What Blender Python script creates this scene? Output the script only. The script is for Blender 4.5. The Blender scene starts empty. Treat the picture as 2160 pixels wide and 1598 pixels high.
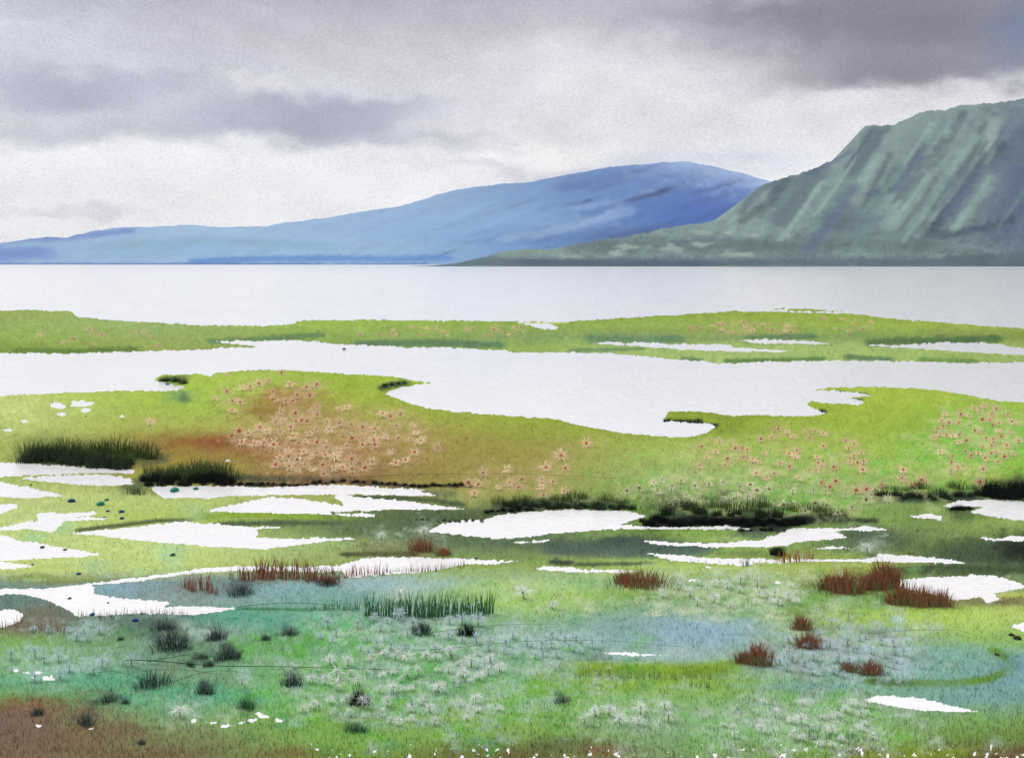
import bpy, math, random
import numpy as np
R = math.radians
rng = np.random.default_rng(7); random.seed(7)
sc = bpy.context.scene
col = sc.collection

# ------------------------------------------------------------------ camera
F = 2316.0; HV = 556.0; CH = 4.0          # focal length (px of a 2160 px wide frame), horizon row, eye height
cam_d = bpy.data.cameras.new('camera'); cam = bpy.data.objects.new('camera', cam_d); col.objects.link(cam)
cam.location = (0, 0, CH); cam.rotation_euler = (R(90), 0, 0)
cam_d.sensor_width = 36; cam_d.lens = 36*F/2160; cam_d.shift_y = -(799-HV)/2160
cam_d.clip_start = 0.1; cam_d.clip_end = 60000
sc.camera = cam
def hexless(c): return c
def lin(c):
    c = np.asarray(c, float)/255.0
    return np.where(c <= .04045, c/12.92, ((c+.055)/1.055)**2.4)

# ------------------------------------------------------------------ sky
SUN_EL, SUN_AZ = 48, -55                   # sun behind thin cloud, up and to the left
w = bpy.data.worlds.new('World'); sc.world = w; w.use_nodes = True
nt = w.node_tree; nt.nodes.clear(); N = nt.nodes; L = nt.links
def nd(t, **k):
    n = N.new(t)
    for a, b in k.items(): setattr(n, a, b)
    return n
def mth(op, a, b=None, c=None, clamp=False):
    n = nd('ShaderNodeMath', operation=op); n.use_clamp = clamp
    for i, x in enumerate((a, b, c)):
        if x is None: continue
        if isinstance(x, (int, float)): n.inputs[i].default_value = x
        else: L.new(x, n.inputs[i])
    return n.outputs[0]
geo = nd('ShaderNodeTexCoord'); dirv = geo.outputs['Generated']
sep = nd('ShaderNodeSeparateXYZ'); L.new(dirv, sep.inputs[0])
az = mth('ARCTAN2', sep.outputs[0], sep.outputs[1]); el = mth('ARCSINE', sep.outputs[2])
def warp(scale, detail, amp, off):
    n = nd('ShaderNodeTexNoise'); n.inputs['Scale'].default_value = scale; n.inputs['Detail'].default_value = detail
    m = nd('ShaderNodeMapping'); m.inputs['Location'].default_value = off; m.inputs['Scale'].default_value = (1, 1, 1.8)
    L.new(dirv, m.inputs[0]); L.new(m.outputs[0], n.inputs['Vector'])
    return mth('MULTIPLY', mth('SUBTRACT', n.outputs['Fac'], .5), amp), n.outputs['Fac']
w1, _ = warp(6, 4, .10, (3, 1, 2)); w2, _ = warp(7, 4, .055, (9, 4, 7))
wz1, _ = warp(28, 5, .05, (1, 8, 2)); wz2, _ = warp(28, 5, .035, (5, 5, 5))
azw = mth('ADD', mth('ADD', az, w1), wz1); elw = mth('ADD', mth('ADD', el, w2), wz2)
ramp = nd('ShaderNodeValToRGB'); cr = ramp.color_ramp
L.new(mth('DIVIDE', elw, .9, clamp=True), ramp.inputs[0])
def ccol(c): return tuple(float(x) for x in lin(c)) + (1,)
stops = [(0, (242, 243, 248)), (.10, (246, 246, 249)), (.17, (226, 225, 231)), (.235, (190, 189, 202)), (.30, (168, 166, 181)), (.5, (222, 222, 230)), (1, (246, 246, 250))]
cr.elements[0].position = 0; cr.elements[0].color = ccol(stops[0][1])
cr.elements[1].position = 1; cr.elements[1].color = ccol(stops[-1][1])
for p, c in stops[1:-1]:
    e = cr.elements.new(p); e.color = ccol(c)
cur = ramp.outputs[0]
def px2ang(u, v):
    x, z = (u-1080)/F, (HV-v)/F
    return math.atan2(x, 1), math.asin(z/math.sqrt(x*x+1+z*z))
CLOUDS = [  # u, v, ru, rv, colour, opacity
    (1080, 60, 1500, 70, (190, 187, 198), .9),
    (950, -40, 1500, 50, (172, 169, 182), .9),
    (40, 10, 300, 30, (190, 190, 203), .7),
    (90, 85, 260, 36, (214, 216, 228), .85),
    (480, 110, 420, 30, (196, 195, 206), .8),
    (1150, 130, 420, 50, (214, 210, 218), .85),
    (1300, 240, 380, 100, (232, 227, 233), .95),
    (350, 215, 560, 70, (198, 200, 213), .9),
    (130, 180, 190, 36, (164, 166, 184), .8),
    (400, 165, 170, 18, (172, 174, 191), .6),
    (560, 175, 90, 14, (226, 224, 229), .8),
    (690, 225, 170, 22, (160, 163, 181), .75),
    (620, 270, 240, 36, (158, 161, 182), .85),
    (760, 245, 130, 28, (164, 166, 184), .6),
    (160, 285, 240, 28, (180, 181, 197), .8),
    (900, 295, 170, 14, (184, 185, 200), .7),
    (1010, 320, 130, 12, (198, 199, 212), .7),
    (420, 390, 560, 62, (245, 245, 247), .95),
    (820, 340, 200, 18, (238, 237, 241), .8),
    (1170, 312, 110, 26, (246, 244, 243), .95),
    (1120, 368, 150, 13, (208, 208, 220), .8),
    (1240, 350, 90, 8, (196, 196, 210), .7),
    (1500, 335, 200, 26, (214, 219, 236), .75),
    (1640, 60, 240, 40, (172, 168, 182), .85),
    (1960, 60, 330, 80, (118, 113, 128), .97),
    (1980, 145, 250, 34, (122, 119, 136), .9),
    (2170, 50, 60, 70, (100, 116, 148), .85),
    (1860, 10, 420, 26, (126, 121, 136), .8),
    (1840, 228, 220, 30, (226, 222, 228), .8),
    (260, 460, 60, 10, (200, 200, 216), .6),
    (100, 465, 110, 12, (210, 210, 222), .6),
]
for (u, v, ru, rv, c, op) in CLOUDS:
    a0, e0 = px2ang(u, v)
    dx = mth('DIVIDE', mth('SUBTRACT', azw, a0), ru/F); dy = mth('DIVIDE', mth('SUBTRACT', elw, e0), rv/F)
    r2 = mth('ADD', mth('MULTIPLY', dx, dx), mth('MULTIPLY', dy, dy))
    g = mth('MULTIPLY', mth('EXPONENT', mth('MULTIPLY', mth('POWER', r2, 1.35), -.75)), op)
    mx = nd('ShaderNodeMix', data_type='RGBA'); L.new(g, mx.inputs[0]); L.new(cur, mx.inputs[6]); mx.inputs[7].default_value = ccol(c)
    cur = mx.outputs[2]
_, grain = warp(420, 2, 1, (0, 0, 0)); _, soft = warp(14, 6, 1, (2, 6, 1))
gain = mth('ADD', mth('ADD', mth('MULTIPLY', mth('SUBTRACT', grain, .5), .55), mth('MULTIPLY', mth('SUBTRACT', soft, .5), .42)), 1.0)
vm = nd('ShaderNodeVectorMath', operation='SCALE'); L.new(cur, vm.inputs[0]); L.new(gain, vm.inputs['Scale'])
bgc = nd('ShaderNodeBackground'); L.new(vm.outputs[0], bgc.inputs[0]); bgc.inputs[1].default_value = 1.10
sky = nd('ShaderNodeTexSky', sky_type='NISHITA'); sky.sun_disc = False; sky.sun_elevation = R(SUN_EL); sky.sun_rotation = R(SUN_AZ)
bgs = nd('ShaderNodeBackground'); L.new(sky.outputs[0], bgs.inputs[0]); bgs.inputs[1].default_value = .08
ms = nd('ShaderNodeMixShader'); ms.inputs[0].default_value = .93; L.new(bgs.outputs[0], ms.inputs[1]); L.new(bgc.outputs[0], ms.inputs[2])
out = nd('ShaderNodeOutputWorld'); L.new(ms.outputs[0], out.inputs[0])
sun_d = bpy.data.lights.new('sun', 'SUN'); sun_d.energy = 1.6; sun_d.angle = R(14); sun_d.color = (1, .97, .92)
sun = bpy.data.objects.new('sun', sun_d); col.objects.link(sun)
sun.rotation_euler = (R(90-SUN_EL), 0, R(-SUN_AZ+180+0)) 
sun.location = (-30, 10, 40)
vs = sc.view_settings; vs.view_transform = 'Standard'; vs.look = 'None'; vs.exposure = 0; vs.gamma = 1; vs.use_curve_mapping = False
sc.render.engine = 'CYCLES'

# ------------------------------------------------------------------ helpers
EXT = 9500
def G(u, v, z=0.0):
    """photo pixel (2160 px frame) -> point on the horizontal plane at height z"""
    Y = F*(CH-z)/(v-HV)
    return np.array([(u-1080)/F*Y, Y, z])
def props(o, label=None, cat=None, group=None, kind=None):
    if label: o['label'] = label
    if cat: o['category'] = cat
    if group: o['group'] = group
    if kind: o['kind'] = kind
    return o
def mesh(name, verts, faces, mat, cols=None, smooth=False):
    me = bpy.data.meshes.new(name)
    verts = np.asarray(verts, np.float32); 
    if isinstance(faces, np.ndarray):
        n, k = faces.shape
        me.vertices.add(len(verts)); me.vertices.foreach_set('co', verts.ravel())
        me.loops.add(n*k); me.loops.foreach_set('vertex_index', faces.astype(np.int32).ravel())
        me.polygons.add(n); me.polygons.foreach_set('loop_start', np.arange(0, n*k, k, dtype=np.int32))
        me.polygons.foreach_set('loop_total', np.full(n, k, np.int32))
        me.update(calc_edges=True)
    else:
        me.from_pydata(verts.tolist(), [], faces)
    if cols is not None:
        a = me.color_attributes.new('Col', 'FLOAT_COLOR', 'POINT')
        c = np.ones((len(verts), 4), np.float32); c[:, :3] = cols
        a.data.foreach_set('color', c.ravel())
    if smooth: me.polygons.foreach_set('use_smooth', np.ones(len(me.polygons), bool))
    me.materials.append(mat); me.update()
    return me
def link(name, me, parent=None, loc=None):
    o = bpy.data.objects.new(name, me); col.objects.link(o)
    if parent: o.parent = parent
    if loc is not None: o.location = loc
    return o

_perm = np.random.default_rng(3).random((256, 256))
def vnoise(x, y):
    xi = np.floor(x).astype(int); yi = np.floor(y).astype(int); fx = x-xi; fy = y-yi
    fx = fx*fx*(3-2*fx); fy = fy*fy*(3-2*fy)
    g = lambda a, b: _perm[a & 255, b & 255]
    return (g(xi, yi)*(1-fx)+g(xi+1, yi)*fx)*(1-fy)+(g(xi, yi+1)*(1-fx)+g(xi+1, yi+1)*fx)*fy
def fbm(x, y, o=4):
    s = 0; a = .5; t = 0
    for i in range(o):
        s = s+a*vnoise(x+17.3*i, y+9.1*i); t += a; x = x*2.03; y = y*2.03; a *= .5
    return s/t-.5
def blur(a, n=1):
    for _ in range(n):
        a = (np.roll(a, 1, 0)+np.roll(a, -1, 0)+2*a)/4; a = (np.roll(a, 1, 1)+np.roll(a, -1, 1)+2*a)/4
    return a

# ------------------------------------------------------------------ materials
def mat_vcol(name, rough=.95, nscale=60, namp=.12, spec=.1, bump=0, trans=0):
    m = bpy.data.materials.new(name); m.use_nodes = True; t = m.node_tree; b = t.nodes['Principled BSDF']
    b.inputs['Roughness'].default_value = rough; b.inputs['Specular IOR Level'].default_value = spec
    a = t.nodes.new('ShaderNodeVertexColor'); a.layer_name = 'Col'
    n = t.nodes.new('ShaderNodeTexNoise'); n.inputs['Scale'].default_value = nscale; n.inputs['Detail'].default_value = 4
    g = t.nodes.new('ShaderNodeNewGeometry'); t.links.new(g.outputs['Position'], n.inputs['Vector'])
    mr = t.nodes.new('ShaderNodeMapRange'); mr.inputs[1].default_value = .25; mr.inputs[2].default_value = .75
    mr.inputs[3].default_value = 1-namp; mr.inputs[4].default_value = 1+namp
    t.links.new(n.outputs['Fac'], mr.inputs[0])
    s = t.nodes.new('ShaderNodeVectorMath'); s.operation = 'SCALE'
    t.links.new(a.outputs[0], s.inputs[0]); t.links.new(mr.outputs[0], s.inputs['Scale']); t.links.new(s.outputs[0], b.inputs['Base Color'])
    if bump:
        bp = t.nodes.new('ShaderNodeBump'); bp.inputs['Strength'].default_value = bump; bp.inputs['Distance'].default_value = .02
        t.links.new(n.outputs['Fac'], bp.inputs['Height']); t.links.new(bp.outputs[0], b.inputs['Normal'])
    return m
def mat_plain(name, rgb, rough=.9, var=.25, scale=30, spec=.15, rgb2=None):
    m = bpy.data.materials.new(name); m.use_nodes = True; t = m.node_tree; b = t.nodes['Principled BSDF']
    b.inputs['Roughness'].default_value = rough; b.inputs['Specular IOR Level'].default_value = spec
    n = t.nodes.new('ShaderNodeTexNoise'); n.inputs['Scale'].default_value = scale; n.inputs['Detail'].default_value = 3
    g = t.nodes.new('ShaderNodeNewGeometry'); t.links.new(g.outputs['Position'], n.inputs['Vector'])
    r = t.nodes.new('ShaderNodeValToRGB'); r.color_ramp.elements[0].position = .3; r.color_ramp.elements[1].position = .7
    a = np.array(lin(rgb)); b2 = np.array(lin(rgb2)) if rgb2 else a*(1+var)
    a = a if rgb2 else a*(1-var)
    r.color_ramp.elements[0].color = tuple(np.clip(a, 0, 1))+(1,); r.color_ramp.elements[1].color = tuple(np.clip(b2, 0, 1))+(1,)
    t.links.new(n.outputs['Fac'], r.inputs[0]); t.links.new(r.outputs[0], b.inputs['Base Color'])
    return m
M_ground = mat_vcol('marsh_soil_and_moss', nscale=45, namp=.08, bump=.12)
M_rock = mat_vcol('mountain_rock', nscale=.03, namp=.10)
M_far = mat_vcol('far_mountain_slope', nscale=.006, namp=.05)
M_blade = mat_vcol('grass_blade', nscale=3, namp=.10, spec=.05)
def upright_shading(m):      # thin leaves pass light on: shade them like the open sward they stand in
    t = m.node_tree; c = t.nodes.new('ShaderNodeCombineXYZ'); c.inputs[2].default_value = 1
    b = t.nodes['Principled BSDF']; src = b.inputs['Base Color'].links[0].from_socket
    d = t.nodes.new('ShaderNodeBsdfDiffuse'); tr = t.nodes.new('ShaderNodeBsdfTranslucent'); a = t.nodes.new('ShaderNodeMixShader')
    for x in (d, tr): t.links.new(src, x.inputs['Color']); 
    t.links.new(c.outputs[0], d.inputs['Normal']); a.inputs[0].default_value = .45
    t.links.new(d.outputs[0], a.inputs[1]); t.links.new(tr.outputs[0], a.inputs[2]); t.links.new(a.outputs[0], t.nodes['Material Output'].inputs['Surface'])
    t.nodes.remove(b)
upright_shading(M_blade)
# lake water: milky, silver, fine ripples
M_water = bpy.data.materials.new('lake_water'); M_water.use_nodes = True
t = M_water.node_tree; b = t.nodes['Principled BSDF']
vc = t.nodes.new('ShaderNodeVertexColor'); vc.layer_name = 'Col'; t.links.new(vc.outputs[0], b.inputs['Base Color']); b.inputs['Roughness'].default_value = .16; b.inputs['Specular IOR Level'].default_value = .45
g = t.nodes.new('ShaderNodeNewGeometry')
n1 = t.nodes.new('ShaderNodeTexNoise'); n1.inputs['Scale'].default_value = 14; n1.inputs['Detail'].default_value = 5
mp = t.nodes.new('ShaderNodeMapping'); mp.inputs['Scale'].default_value = (.55, 1, 1)
t.links.new(g.outputs['Position'], mp.inputs[0]); t.links.new(mp.outputs[0], n1.inputs['Vector'])
bp = t.nodes.new('ShaderNodeBump'); bp.inputs['Strength'].default_value = .35; bp.inputs['Distance'].default_value = .03
t.links.new(n1.outputs['Fac'], bp.inputs['Height']); t.links.new(bp.outputs[0], b.inputs['Normal'])

# ------------------------------------------------------------------ land outline
E = EXT
OPS = []
def Lnd(*p): OPS.append((True, p))
def Wat(*p): OPS.append((False, p))
Lnd((-E,650),(0,656),(60,652),(110,656),(150,655),(166,669),(260,675),(430,686),(560,686),(622,684),(626,677),(740,674),(1080,677),(1180,679),(1240,675),(1380,666),(1430,663),(1540,656),(1620,657),(1800,662),(1900,673),(2000,681),(2160,693),(E,700),
    (E,760),(2140,764),(2060,766),(1960,763),(1780,760),(1640,763),(1525,767),(1480,762),(1400,757),(1330,748),(1200,743),(1080,742),(1000,735),(860,732),(745,727),(690,724),(640,718),(500,719),(455,721),(520,728),(540,732),(470,735),(400,738),(280,742),(140,746),(0,745),(-E,748))
Lnd((1620,652),(1700,650.5),(1790,657.5),(1700,657))
Wat((1245,723),(1300,721),(1440,727),(1540,727),(1530,731),(1580,735),(1670,740),(1640,742),(1500,739),(1440,736),(1340,729))
Wat((1560,718),(1600,716),(1700,718),(1755,725),(1590,724))
Wat((1825,727),(1900,728),(1990,722),(2100,724),(2160,736),(E,741),(E,752),(2160,749),(2040,742),(1900,733))
Wat((1090,680),(1160,682),(1180,694),(1150,695),(1110,685))
Lnd((-E,842),(0,834),(130,828),(260,824),(330,824),(375,823),(392,817),(370,812),(332,806),(328,797),(345,789),(395,789),(412,786),(445,793),(452,786),(520,781),(600,780),(700,786),(780,790),(840,795),(880,803),(925,808),(880,811),(840,818),(812,830),(860,848),(900,860),(960,868),(1080,877),(1180,884),(1230,898),(1300,910),(1380,919),(1450,921),(1490,912),(1505,902),(1500,895),(1480,893),(1440,890),(1395,890),(1405,880),(1410,866),(1440,867),(1480,867),(1545,876),(1600,874),(1700,878),(1730,874),(1740,870),(1715,862),(1705,852),(1712,846),(1760,850),(1810,853),(1822,847),(1785,838),(1845,834),(1800,827),(1715,822),(1745,817),(1830,815),(1960,820),(2040,832),(2110,846),(2160,847),(E,860),(E,30000),(-E,30000))
Wat((-E,965),(0,976),(45,976),(120,981),(200,987),(283,992),(283,998),(180,996),(150,1000),(60,1001),(0,1005),(-E,1000))
Wat((35,1008),(100,1003),(230,1001),(275,1010),(282,1021),(250,1024),(150,1021),(80,1013))
Wat((-E,1010),(0,1017),(60,1028),(135,1045),(90,1048),(40,1050),(0,1047),(-E,1050))
Wat((-E,1060),(0,1064),(30,1062),(35,1070),(10,1078),(0,1085),(-E,1088))
Wat((75,1080),(140,1082),(205,1079),(200,1085),(150,1090),(224,1091),(220,1095),(140,1098),(125,1110),(110,1122),(60,1115),(0,1118),(-E,1118),(-E,1112),(0,1112),(50,1102),(78,1098),(78,1088))
Wat((-E,1125),(0,1127),(40,1140),(110,1150),(170,1161),(218,1169),(140,1175),(0,1182),(-E,1190))
Wat((0,1184),(30,1187),(70,1192),(50,1197),(0,1200),(-1400,1200),(-1400,1184))
Wat((318,1026),(440,1024),(560,1028),(700,1022),(900,1032),(880,1036),(928,1044),(880,1045),(740,1042),(620,1042),(500,1045),(440,1050),(345,1050),(330,1040))
Wat((437,1076),(500,1062),(560,1048),(620,1050),(680,1058),(722,1068),(725,1062),(705,1045),(722,1042),(760,1049),(840,1055),(900,1064),(985,1073),(900,1074),(840,1073),(800,1075),(790,1089),(740,1088),(720,1086),(600,1082),(500,1080))
Lnd((700,1079),(840,1075),(800,1083),(700,1084))
Wat((150,1124),(200,1119),(300,1110),(380,1100),(420,1102),(460,1106),(532,1112),(560,1110),(600,1111),(540,1116),(540,1133),(620,1136),(720,1134),(765,1135),(700,1140),(620,1149),(560,1158),(500,1155),(440,1152),(300,1140),(200,1128))
Wat((903,1121),(930,1105),(960,1099),(1020,1096),(1060,1085),(1120,1078),(1200,1074),(1290,1075),(1340,1080),(1360,1088),(1340,1095),(1310,1106),(1340,1110),(1440,1111),(1500,1111),(1540,1107),(1575,1114),(1600,1116),(1500,1115),(1320,1115),(1250,1118),(1160,1125),(1090,1134),(1052,1136),(1000,1130),(950,1126))
Wat((1072,1141),(1110,1142),(1162,1138),(1150,1143),(1090,1145))
Wat((1350,1139),(1400,1142),(1440,1144),(1520,1145),(1570,1139),(1600,1140),(1620,1132),(1650,1122),(1675,1114),(1760,1113),(1800,1113),(1830,1108),(1878,1117),(1850,1119),(1780,1118),(1760,1120),(1787,1132),(1760,1136),(1680,1143),(1660,1151),(1600,1153),(1520,1154),(1440,1151),(1390,1148))
Wat((1360,1165),(1400,1168),(1440,1171),(1500,1178),(1640,1178),(1700,1180),(1780,1179),(1835,1178),(1850,1170),(1880,1169),(1960,1175),(2010,1180),(2042,1187),(1980,1187),(1880,1185),(1780,1184),(1700,1183),(1600,1187),(1560,1193),(1540,1190),(1440,1184),(1400,1178))
Wat((1715,1156),(1760,1153),(1795,1156),(1760,1158))
Wat((1915,1090),(1960,1083),(1985,1088),(1987,1095),(1940,1093))
Wat((1983,1068),(2010,1058),(2080,1053),(2140,1053),(2160,1057),(E,1060),(E,1112),(2160,1098),(2100,1090),(2045,1080),(2070,1070),(2072,1067))
Wat((2065,1133),(2100,1137),(2140,1131),(2160,1131),(E,1128),(E,1144),(2160,1140),(2080,1139))
Wat((1885,1223),(1960,1217),(2095,1213),(2130,1222),(2160,1233),(2330,1238),(2300,1246),(2160,1241),(2120,1246),(2095,1250),(2110,1262),(2080,1273),(2070,1258),(2010,1266),(1960,1252),(1900,1237))
Wat((-E,1252),(0,1242),(100,1240),(200,1228),(300,1217),(380,1206),(430,1197),(500,1193),(640,1196),(720,1191),(760,1178),(830,1174),(960,1177),(1000,1180),(1092,1184),(1040,1189),(980,1189),(940,1198),(900,1205),(800,1212),(735,1218),(720,1204),(650,1205),(480,1203),(380,1211),(300,1224),(190,1233),(202,1252),(260,1262),(350,1267),(356,1272),(340,1281),(395,1278),(440,1278),(500,1283),(460,1290),(404,1297),(395,1296),(300,1292),(240,1297),(165,1299),(140,1284),(90,1262),(40,1252),(0,1254),(-E,1262))
Wat((-1300,1290),(0,1286),(30,1284),(50,1292),(40,1310),(0,1325),(-1300,1320))
Wat((1130,1199),(1150,1193),(1190,1195),(1220,1200),(1290,1202),(1350,1204),(1300,1207),(1200,1206),(1160,1203))
Wat((1820,1476),(1850,1467),(1900,1469),(1945,1471),(1985,1483),(2068,1501),(2020,1501),(1940,1497),(1870,1487))
Wat((1270,1374),(1330,1376),(1400,1381),(1340,1383),(1290,1379))
Wat((2130,1320),(2160,1312),(2300,1314),(2300,1330),(2160,1332))
for (a, b_, r) in ((35,1414,10),(55,1418,8),(80,1418,12),(98,1430,14),(72,1428,6),(408,1520,10),(450,1525,7),(477,1530,13),(508,1524,10),(530,1519,14),(545,1505,10),(560,1511,16),(590,1519,13),(80,1530,9),(195,1535,8),
                   (1460,1221,12),(1642,1228,8),(50,887,10),(120,856,20),(170,850,26),(132,873,12),(178,864,12),(110,855,6),(14,908,10),(258,877,6),(480,971,5),(626,966,8),(1495,1196,8)):
    Wat(*[(a+r*math.cos(q)*random.uniform(.6, 1.2), b_+r*.32*math.sin(q)*random.uniform(.5, 1.3)) for q in np.linspace(0, 6.28, 9)[:-1]])

us = np.unique(np.concatenate([[-9000, -6000, -4000, -2800, -2000, -1500], np.arange(-1200, -100, 12), np.arange(-100, 2262, 3.0), np.arange(2262, 3360, 12), [3700, 4300, 5200, 7000, 9400]]))
vsr = np.concatenate([np.arange(640, 1000, 2.0), np.arange(1000, 1640, 2.2), np.arange(1640, 1900, 8), [1950, 2050, 2200, 2400, 2800, 3400, 4500, 6500, 10000]])
U, V = np.meshgrid(us, vsr)
def inpoly(x, y, P):
    r = np.zeros(x.shape, bool); n = len(P)
    for i in range(n):
        x1, y1 = P[i]; x2, y2 = P[(i+1) % n]
        if y1 == y2: continue
        c = ((y1 > y) != (y2 > y)) & (x < (x2-x1)*(y-y1)/(y2-y1)+x1)
        r ^= c
    return r
def landmask(U, V):
    wx = U+9*fbm(U*.03, V*.09, 4)+5*fbm(U*.2+5, V*.3, 2); wy = V+3.2*fbm(U*.045+40, V*.12, 4)+2.4*fbm(U*.22+4, V*.3+8, 2)
    m = np.zeros(U.shape, bool)
    for isl, P in OPS:
        ys = [p[1] for p in P]; rows = np.where((V[:, 0] > min(ys)-8) & (V[:, 0] < max(ys)+8))[0] if U.ndim == 2 and V[0, 0] == V[0, -1] else None
        if rows is not None:
            if len(rows) == 0: continue
            sl = slice(rows[0], rows[-1]+1); xs = [p[0] for p in P]
            cs = np.where((U[0] > min(xs)-12) & (U[0] < max(xs)+12))[0]
            if len(cs) == 0: continue
            sc_ = slice(cs[0], cs[-1]+1)
            k = inpoly(wx[sl, sc_], wy[sl, sc_], P); m[sl, sc_][k] = isl
        else:
            k = inpoly(wx, wy, P); m[k] = isl
    return m
LM = landmask(U, V)
# bare wet fragments along the near edge
frag = (fbm(U*.11+11, V*.10+3, 5) > .15+.005*np.abs(V-1594)) & (V > 1566) & (V < 1612) & (U > 640)
LM &= ~frag
def dist(m, n=10):
    d = np.where(m, 0., 99.)
    for _ in range(n):
        for ax in (0, 1):
            for s in (1, -1): d = np.minimum(d, np.roll(d, s, ax)+1)
    return np.minimum(d, n)
dl = dist(~LM); dw = dist(LM)
SD = np.where(LM, dl-.5, -(dw-.5))

# ------------------------------------------------------------------ where the flowers stand
nr, nc = U.shape
def land_ok(u, v):
    i = np.clip(np.searchsorted(vsr, v)-1, 0, nr-1); j = np.clip(np.searchsorted(us, u)-1, 0, nc-1)
    return SD[i, j]
FLOWERS = []
def cluster(cu, cv, ru, rv, n, r0, r1, label, cat, group, kind='pink', mind=.9):
    pts = []; tries = 0
    while len(pts) < n and tries < n*40:
        tries += 1
        a = random.uniform(0, 6.283); r = math.sqrt(random.random()); u = cu+ru*r*math.cos(a); v = cv+rv*r*math.sin(a); rp = random.uniform(r0, r1)
        if float(land_ok(np.array([u]), np.array([v+rp*1.3]))[0]) < 1.2: continue
        if any(math.hypot(u-x, v-y) < mind*(rp+q)*.8 for x, y, q in pts): continue
        pts.append((u, v, rp))
    for u, v, rp in pts: FLOWERS.append((u, v, rp, label, cat, group, kind))
pk = 'flower'
for (u, v, r) in ((950/3,600+880/3,11),(1435/3,791,6),(1585/3,600+655/3,12),(1780/3,788,8),(1830/3,600+640/3,11),(1870/3,873,11),(489,868,10),(1238,937,14),(1185,964,15),(1150,988,14),(1193,990,9),(1020,1000,12),(1069,993,12),(922,949,12),(880,1062-40,0)):
    if r: FLOWERS.append((u, v, r, 'lone pink star flower at the thin edge of the meadow drift', pk, 'lone pink flowers on the middle meadow', 'pink'))
cluster(600,850,150,48,24,7,11,'small pink star flower high on the rust-tinted meadow rise',pk,'pink flowers high on the rise')
cluster(650,925,170,36,38,9,14,'pink star flower in the densest part of the rust-brown meadow drift',pk,'pink flowers in the densest drift')
cluster(690,978,120,24,20,9,14,'pink star flower at the foot of the rust-brown drift',pk,'pink flowers at the foot of the drift')
cluster(835,920,60,60,14,8,13,'pink star flower on the right fringe of the rust-brown drift',pk,'pink flowers on the right fringe of the drift')
cluster(1080,1030,120,22,12,8,12,'pink star flower above the dark sedge of the central pool',pk,'pink flowers above the central pool')
cluster(1640,960,190,55,46,7,11,'small pink star flower scattered on the right meadow',pk,'pink flowers on the right meadow')
cluster(2060,925,95,70,52,7,10.5,'pink star flower in the bright green patch at the right edge',pk,'pink flowers in the bright green patch')
cluster(1880,1010,200,34,14,10,15,'larger pink star flower low on the right meadow',pk,'larger pink flowers on the right meadow')
cluster(940,700,230,14,20,4.5,7,'tiny pink flower on the centre of the far island',pk,'tiny pink flowers, centre of the far island')
cluster(1570,695,120,14,26,4.5,7,'tiny pink flower in the dense patch on the far island',pk,'tiny pink flowers, dense patch of the far island')
cluster(1760,690,110,16,8,4.5,7,'tiny pink flower on the right of the far island',pk,'tiny pink flowers, right of the far island')
cluster(250,715,230,18,10,4.5,7,'tiny pink flower on the left of the far island',pk,'tiny pink flowers, left of the far island')
cg_ = 'cotton grass'
cluster(860,1330,190,48,32,8,19,'pale cotton grass head in the centre foreground near the teal line',cg_,'cotton grass near the teal line','blue')
cluster(840,1410,230,48,42,8,19,'white cotton grass head in the dense centre foreground drift',cg_,'cotton grass of the centre drift','white')
cluster(850,1485,230,38,24,7,17,'white cotton grass head low in the centre foreground',cg_,'cotton grass low in the centre','white')
cluster(1130,1360,120,24,18,10,16,'blue-grey cotton grass head on the pale moss right of centre',cg_,'blue-grey cotton grass right of centre','blue')
cluster(1560,1250,170,30,22,7,16,'white cotton grass head above the blue-green hollow',cg_,'cotton grass above the hollow','white')
cluster(1470,1040,160,30,22,9,14,'cream star flower with olive centre on the lower right slope',pk,'seed heads on the lower right slope','pale')
cluster(1750,1060,140,30,14,9,14,'cream star flower with olive centre near the narrow right pool',pk,'seed heads near the narrow right pool','pale')
cluster(1770,1380,160,44,40,7,16,'pale cotton grass head around the rust reeds on the right',cg_,'cotton grass around the right rust reeds','blue')
cluster(1700,1520,190,52,30,7,16,'white cotton grass head at the bottom right',cg_,'cotton grass at the bottom right','white')
cluster(1300,1500,130,24,8,13,20,'large white cotton grass head on bright grass below the lime band',cg_,'cotton grass on bright grass','white')
cluster(150,1400,150,40,10,12,18,'pale cotton grass head in the left foreground',cg_,'cotton grass in the left foreground','blue')
cluster(170,1330,120,16,8,8,12,'small blue-grey cotton grass head under the left pool',cg_,'cotton grass under the left pool','blue')
for (u, v, r, lb) in ((1105,1248,20,'single white cotton grass head between lime and teal at centre'),(1165,1275,14,'white cotton grass head just right of the single centre one'),(845,1255,20,'pale head among the tall green reeds'),(380,1498,20,'single pale head below the lower left bush'),(895,1120,14,'grey fluffy head at the left tip of the central pool'),(1830,1155,17,'grey fluffy head in the dark right-hand patch'),(1258,1437,11,'small pinkish-white head under the lime band'),(805,1130,11,'small grey head left of the central pool')):
    FLOWERS.append((u, v, r, lb, cg_, None, 'white'))

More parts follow.
